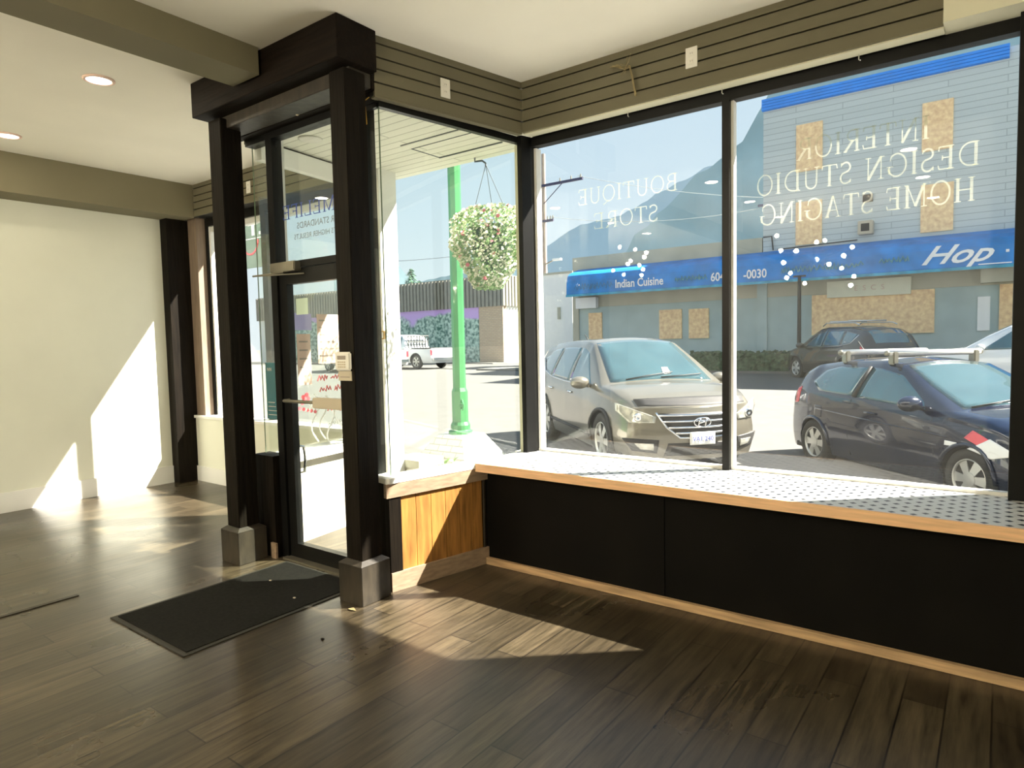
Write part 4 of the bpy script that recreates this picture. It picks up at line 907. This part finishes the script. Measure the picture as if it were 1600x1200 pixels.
# --- bronze SUV, nose towards the shop
B = Body(4.69, 1.88, .92, 2.70, .36,
  [(-2.42, .92), (-2.36, 1.02), (-2.22, 1.35), (-1.95, 1.56), (-1.6, 1.64), (-.8, 1.675), (0, 1.675), (.30, 1.63), (.75, 1.38), (1.22, 1.10), (1.6, 1.06), (1.95, .99), (2.15, .92), (2.27, .84)],
  [(-2.42, .90), (-1.8, 1.08), (-.5, 1.02), (.6, .97), (1.2, .95), (1.9, .86), (2.27, .76)], (1.25, .22, -1.7, -2.25), .60, zc=.22, kf=.34, kr=.2)
sw = [[(-.06, 1.05), (.88, 1.02), (.80, 1.10), (.30, 1.46), (.02, 1.53), (-.06, 1.535)], [(-.14, 1.055), (-.14, 1.535), (-.6, 1.54), (-.98, 1.53), (-1.02, 1.09)], [(-1.08, 1.10), (-1.06, 1.525), (-1.45, 1.50), (-1.85, 1.34), (-1.5, 1.16)]]
t = car('parked_suv', 'bronze grey SUV parked nose in beyond the left street window', B, (-4.51, 8.95, -.14), rad(-41.2), 'suv', sw,
  [(1.20, -.86), (1.20, .86), (.27, .93), (.27, -.93)], [(-2.28, -.7), (-2.28, .7), (-1.98, .8), (-1.98, -.8)], (.86, 1.03))
fr = lambda u, v, o: B.front(u, v, o)
patch('hood_deflector', [(2.12, -.93), (2.12, .93), (2.255, .93), (2.255, -.93)], lambda u, v, o: B.topp(u, v, o+.012), K['trim'], t)
patch('grille', [(-.50, .77), (.50, .77), (.40, .62), (.26, .50), (-.26, .50), (-.40, .62)], fr, K['trim'], t)
for z, h in ((.745, .50), (.675, .46), (.605, .40), (.54, .32)):
    strip('grille_bar', [B.front(-h+2*h*i/12, z, .022) for i in range(13)], .014, K['chrome'], t)
strip('grille_frame', [B.front(y, z, .015) for y, z in ((-.52, .78), (-.42, .61), (-.27, .485), (0, .475), (.27, .485), (.42, .61), (.52, .78))], .014, K['chrome'], t)
bm = bmesh.new(); tube(bm, [(.0, .105*math.cos(a), .055*math.sin(a)) for a in [2*PI*k/28 for k in range(29)]], .009, 6, cap=False)
for y0, z0, y1, z1 in ((-.055, -.04, -.03, .045), (.03, -.045, .055, .04), (-.045, -.008, .045, .010)): tube(bm, [(0, y0, z0), (0, y1, z1)], .011, 6)
bmesh.ops.translate(bm, vec=B.front(0, .66, .045), verts=bm.verts); obj('emblem', bm, K['chrome'], t, True)
for sg in (-1, 1):
    # headlamp wraps from the nose onto the wing
    def hl(u, v, o, sg=sg):
        return B.front(sg*u, v, o+.004)
    patch('headlight', [(.54, .66), (.52, .73), (.70, .80), (.92, .89), (.925, .80), (.80, .66)], hl, K['headlamp'], t)
    p = B.front(sg*.72, .725, .02); bm = bmesh.new(); lathe(bm, [(.05, 0), (.05, .02), (.035, .028), (.004, .012)], 18, Matrix.Translation(p) @ Matrix.Rotation(PI/2, 4, 'Y')); obj('headlight_projector', bm, K['chrome'], t, True)
    patch('fog_lamp_recess', [(.52, .30), (.50, .46), (.88, .48), (.78, .33)], hl, K['trim'], t)
    patch('fog_lamp', [(.56, .34), (.56, .42), (.76, .42), (.70, .35)], lambda u, v, o, sg=sg: B.front(sg*u, v, o+.014), K['headlamp'], t)
    patch('tail_light', [(-2.30, .92), (-1.95, 1.05), (-2.0, .86), (-2.28, .78)], lambda u, v, o, sg=sg: B.side(u, v, sg, o), K['redlens'], t)
    for x in (.05, -.95): strip('door_handle', [B.side(x-.1, .90, sg, .015), B.side(x, .905, sg, .03), B.side(x+.1, .90, sg, .015)], .015, K['chrome'], t)
    strip('window_trim', [B.side(u, v, sg, .008) for u, v in ((.88, 1.01), (.3, 1.03), (-.3, 1.04), (-1.02, 1.075), (-1.5, 1.15), (-1.88, 1.35))], .008, K['chrome'], t)
    strip('side_moulding', [B.side(.88, .40, sg, .01), B.side(-.9, .42, sg, .01)], .02, K['trim'], t)
patch('lower_intake', [(-.44, .27), (.44, .27), (.40, .42), (-.40, .42)], fr, K['trim'], t)
pl = patch('number_plate', [(-.155, .40), (.155, .40), (.155, .55), (-.155, .55)], lambda u, v, o: Vector((B.front(0, .47).x+.03+o, u, v)), K['whitep'], t)
me = text('plate_text', 'VA1 240', .075, K['hlblue'], pl, (B.front(0, .47).x+.042, 0, .445), PI/2, ext=.001)
strip('wiper', [B.topp(1.19, -.6, .02), B.topp(1.16, -.2, .03), B.topp(1.10, .25, .03)], .008, K['trim'], t); strip('wiper', [B.topp(1.19, 0, .02), B.topp(1.17, .4, .03), B.topp(1.12, .75, .03)], .008, K['trim'], t)
strip('antenna', [(-1.75, 0, 1.63), (-1.95, 0, 1.74)], .01, K['trim'], t)
patch('parking_pass', [(.97, .13), (.97, .24), (1.10, .22), (1.10, .08)], lambda u, v, o: B.topp(u, v, o+.006), K['whitep'], t)
# --- dark hatchback
H = Body(4.05, 1.70, .83, 2.50, .30,
  [(-1.97, .90), (-1.93, 1.0), (-1.72, 1.25), (-1.50, 1.36), (-1.0, 1.42), (-.3, 1.435), (.05, 1.40), (.5, 1.18), (1.02, .97), (1.4, .93), (1.75, .85), (1.98, .74), (2.08, .64)],
  [(-1.97, .86), (-1.5, .98), (-.3, .93), (.6, .88), (1.0, .86), (1.6, .76), (2.08, .58)], (1.05, .02, -1.4, -1.85), .54, zc=.18, kf=.30, kr=.16)
sw = [[(-.42, .965), (.66, .92), (.60, .99), (.12, 1.25), (-.25, 1.31), (-.38, 1.315)], [(-.53, .975), (-.48, 1.315), (-1.0, 1.31), (-1.28, 1.25), (-1.40, 1.10), (-1.18, .995)]]
t = car('parked_hatchback', 'dark navy hatchback with silver roof rack beyond the right street window', H, (-.53, 9.10, -.215), rad(-45.1), 'navy', sw,
  [(.99, -.86), (.99, .86), (.07, .92), (.07, -.92)], [(-1.80, -.7), (-1.80, .7), (-1.56, .8), (-1.56, -.8)], (.62, .93), 6, arches='navy')
for x in (-.15, -1.0):
    z = H.T(x); ey = H.edge(x)[0]
    s = strip('roof_bar', [(x, -.60, z+.07), (x, .60, z+.07)], .038, K['silver'], t, 10)
    for sg in (-1, 1):
        box('bar_foot', x-.05, x+.05, sg*.53-.035, sg*.53+.035, z-.06, z+.09, K['grey'], s, .012)
        bm = bmesh.new(); bmesh.ops.create_uvsphere(bm, u_segments=12, v_segments=8, radius=.035); bmesh.ops.translate(bm, vec=(x, sg*.61, z+.07), verts=bm.verts); obj('bar_end_cap', bm, K['grey'], s, True)
hf = lambda u, v, o: H.front(u, v, o)
patch('grille', [(-.30, .60), (.30, .60), (.24, .50), (-.24, .50)], hf, K['trim'], t); patch('lower_intake', [(-.40, .22), (.40, .22), (.36, .36), (-.36, .36)], hf, K['trim'], t)
for sg in (-1, 1):
    patch('headlight', [(.42, .50), (.42, .60), (.62, .64), (.80, .62), (.80, .52), (.62, .48)], lambda u, v, o, sg=sg: H.front(sg*u, v, o+.004), K['headlamp'], t)
    patch('tail_light', [(-1.90, .78), (-1.86, 1.0), (-1.70, 1.02), (-1.76, .80)], lambda u, v, o, sg=sg: H.side(u, v, sg, o), K['redlens'], t)
    strip('door_handle', [H.side(-.22, .80, sg, .012), H.side(-.14, .805, sg, .028), H.side(-.04, .80, sg, .012)], .013, K['navy'], t)
    strip('body_crease', [H.side(1.0, .68, sg, .003), H.side(0, .71, sg, .003), H.side(-1.2, .76, sg, .003)], .008, K['navy'], t)
    patch('side_marker', [(.98, .60), (.98, .645), (1.12, .64), (1.12, .60)], lambda u, v, o, sg=sg: H.side(u, v, sg, o), K['whitep'], t)
    strip('window_pillar', [H.side(-.465, .96, sg, .006), H.side(-.43, 1.325, sg, .006)], .028, K['trim'], t)
    strip('door_seam', [H.side(-.50, .93, sg, .001), H.side(-.52, .5, sg, .001), H.side(-.50, .25, sg, .001)], .004, K['trim'], t)
    strip('door_seam', [H.side(.78, .86, sg, .001), H.side(.84, .5, sg, .001), H.side(.82, .25, sg, .001)], .004, K['trim'], t)
H_u = patch('fuel_door', [(-1.22, .66), (-1.22, .80), (-1.06, .80), (-1.06, .66)], lambda u, v, o: H.side(u, v, -1, o), K['navy'], t, off=.004)
patch('hatch_decal', [(1.2, .70), (1.28, .78), (1.75, .62), (1.6, .56)], lambda u, v, o: H.side(u, v, -1, o), K['red'], t)
patch('hatch_decal', [(1.25, .60), (1.5, .72), (1.9, .60), (1.55, .54)], lambda u, v, o: H.side(u, v, -1, o+.003), K['whitep'], t, off=.008)
patch('number_plate', [(-.155, .36), (.155, .36), (.155, .50), (-.155, .50)], lambda u, v, o: Vector((H.front(0, .4).x+.03+o, u, v)), K['whitep'], t)
strip('wiper', [H.topp(1.0, -.75, .015), H.topp(.98, -.3, .025), H.topp(.93, .1, .025)], .008, K['trim'], t)
strip('antenna', [(-1.3, 0, 1.42), (-1.5, 0, 1.62)], .008, K['trim'], t)
# --- black SUV across the street
B2 = Body(4.55, 1.82, .90, 2.65, .35, B.top, B.belt, (1.25, .22, -1.7, -2.25), .58, zc=.22, kf=.3, kr=.18)
B2.top = [(-2.35, .92), (-2.28, 1.05), (-2.0, 1.40), (-1.7, 1.56), (-1.2, 1.64), (0, 1.66), (.3, 1.62), (.75, 1.38), (1.22, 1.08), (1.9, .98), (2.2, .80)]
sw2 = [[(-.06, 1.05), (.85, 1.02), (.30, 1.45), (-.06, 1.52)], [(-.14, 1.055), (-.14, 1.52), (-.95, 1.50), (-1.0, 1.08)], [(-1.08, 1.10), (-1.06, 1.49), (-1.6, 1.40), (-1.5, 1.16)]]
t = car('black_suv', 'black SUV with silver roof rails parked before the boarded shopfront', B2, (-3.8, 22.2, gz(22.2)-.03), rad(132), 'blackcar', sw2, [(1.18, -.86), (1.18, .86), (.27, .93), (.27, -.93)],
  [(-2.2, -.75), (-2.2, .75), (-1.8, .85), (-1.8, -.85)], (.86, 1.03))
for x in (-.1, -1.0): strip('roof_bar', [(x, -.58, 1.78), (x, .58, 1.78)], .025, K['silver'], t)
for sg in (-1, 1):
    strip('roof_rail', [(-1.5, sg*.56, 1.66), (-1.3, sg*.57, 1.72), (.1, sg*.57, 1.75), (.3, sg*.56, 1.66)], .018, K['silver'], t)
    patch('tail_light', [(-2.24, .95), (-1.95, 1.08), (-2.0, .9), (-2.22, .82)], lambda u, v, o, sg=sg: B2.side(u, v, sg, o), K['redlens'], t)
    strip('chrome_trim', [B2.side(u, v, sg, .008) for u, v in ((.86, 1.01), (-.3, 1.04), (-1.02, 1.07), (-1.5, 1.14), (-1.68, 1.38))], .012, K['chrome'], t)
# --- white car at the right edge
B3 = Body(4.7, 1.85, .92, 2.72, .36, B2.top, B2.belt, (1.25, .22, -1.7, -2.25), .58, zc=.22, kf=.3, kr=.18)
t = car('white_car', 'white SUV parked across the street at the right edge of the window', B3, (.55, 19.2, gz(19)), rad(176), 'whitecar', sw2, [(1.18, -.86), (1.18, .86), (.27, .93), (.27, -.93)],
  [(-2.2, -.75), (-2.2, .75), (-1.8, .85), (-1.8, -.85)], (.86, 1.03))
for sg in (-1, 1):
    strip('door_handle', [B3.side(-.12, .92, sg, .015), B3.side(0, .925, sg, .03), B3.side(.1, .92, sg, .015)], .015, K['silver'], t)
    patch('headlight', [(.50, .66), (.50, .74), (.84, .80), (.84, .70)], lambda u, v, o, sg=sg: B3.front(sg*u, v, o+.004), K['headlamp'], t)
# --- pickups
def pickup(loc, hd, paint, label, rack):
    P = Body(5.6, 1.95, .95, 3.5, .39, [(-2.9, 1.08), (-.85, 1.10), (-.80, 1.12), (-.70, 1.62), (-.5, 1.82), (.3, 1.85), (.6, 1.80), (1.25, 1.28), (1.9, 1.22), (2.4, 1.14), (2.65, 1.0)],
      [(-2.9, 1.03), (-.8, 1.05), (.9, 1.06), (1.3, 1.10), (2.65, .92)], (1.3, .55, -.6, -.85), .70, zc=.32, kf=.2, kr=.04, tap=.05, hoodhw=.95)
    t = car('pickup_truck', label, P, loc, hd, paint, [[(.36, 1.13), (1.05, 1.12), (.60, 1.62), (.38, 1.70)], [(-.55, 1.13), (.28, 1.13), (.28, 1.70), (-.48, 1.70)]], [(1.22, -.86), (1.22, .86), (.62, .92), (.62, -.92)],
      None, (1.0, 1.12), 6)
    box('truck_bed_floor', P.x0+.08, -.95, -.82, .82, 1.085, 1.11, K['trim'], t)
    box('rear_bumper', P.x0-.12, P.x0+.05, -.85, .85, .45, .60, K['chrome'], t, .02)
    box('tailgate', P.x0-.01, P.x0+.04, -.75, .75, .66, 1.08, K[paint], t, .01)
    for sg in (-1, 1):
        patch('tail_light', [(.82, .72), (.82, 1.0), (.93, 1.0), (.93, .72)], lambda u, v, o, sg=sg: P.rear(sg*u, v, o+.01), K['redlens'], t)
    if rack:
        bm = bmesh.new()
        for y in [-.7+.2*k for k in range(8)]: tube(bm, [(-.9, y, 1.12), (-.9, y, 1.75)], .03, 6)
        tube(bm, [(-.9, -.72, 1.75), (-.9, .72, 1.75)], .035, 6); tube(bm, [(-.9, -.72, 1.45), (-.9, .72, 1.45)], .03, 6); obj('headache_rack', bm, K['trim'], t)
    return t
pickup((-26.2, 25.6, .2), rad(176), 'whitecar', 'white pickup truck with black rack behind the green post', True)
pickup((-26.9, 22.9, .17), rad(172), 'silver', 'silver pickup truck left of the white pickup, by the white column', False)
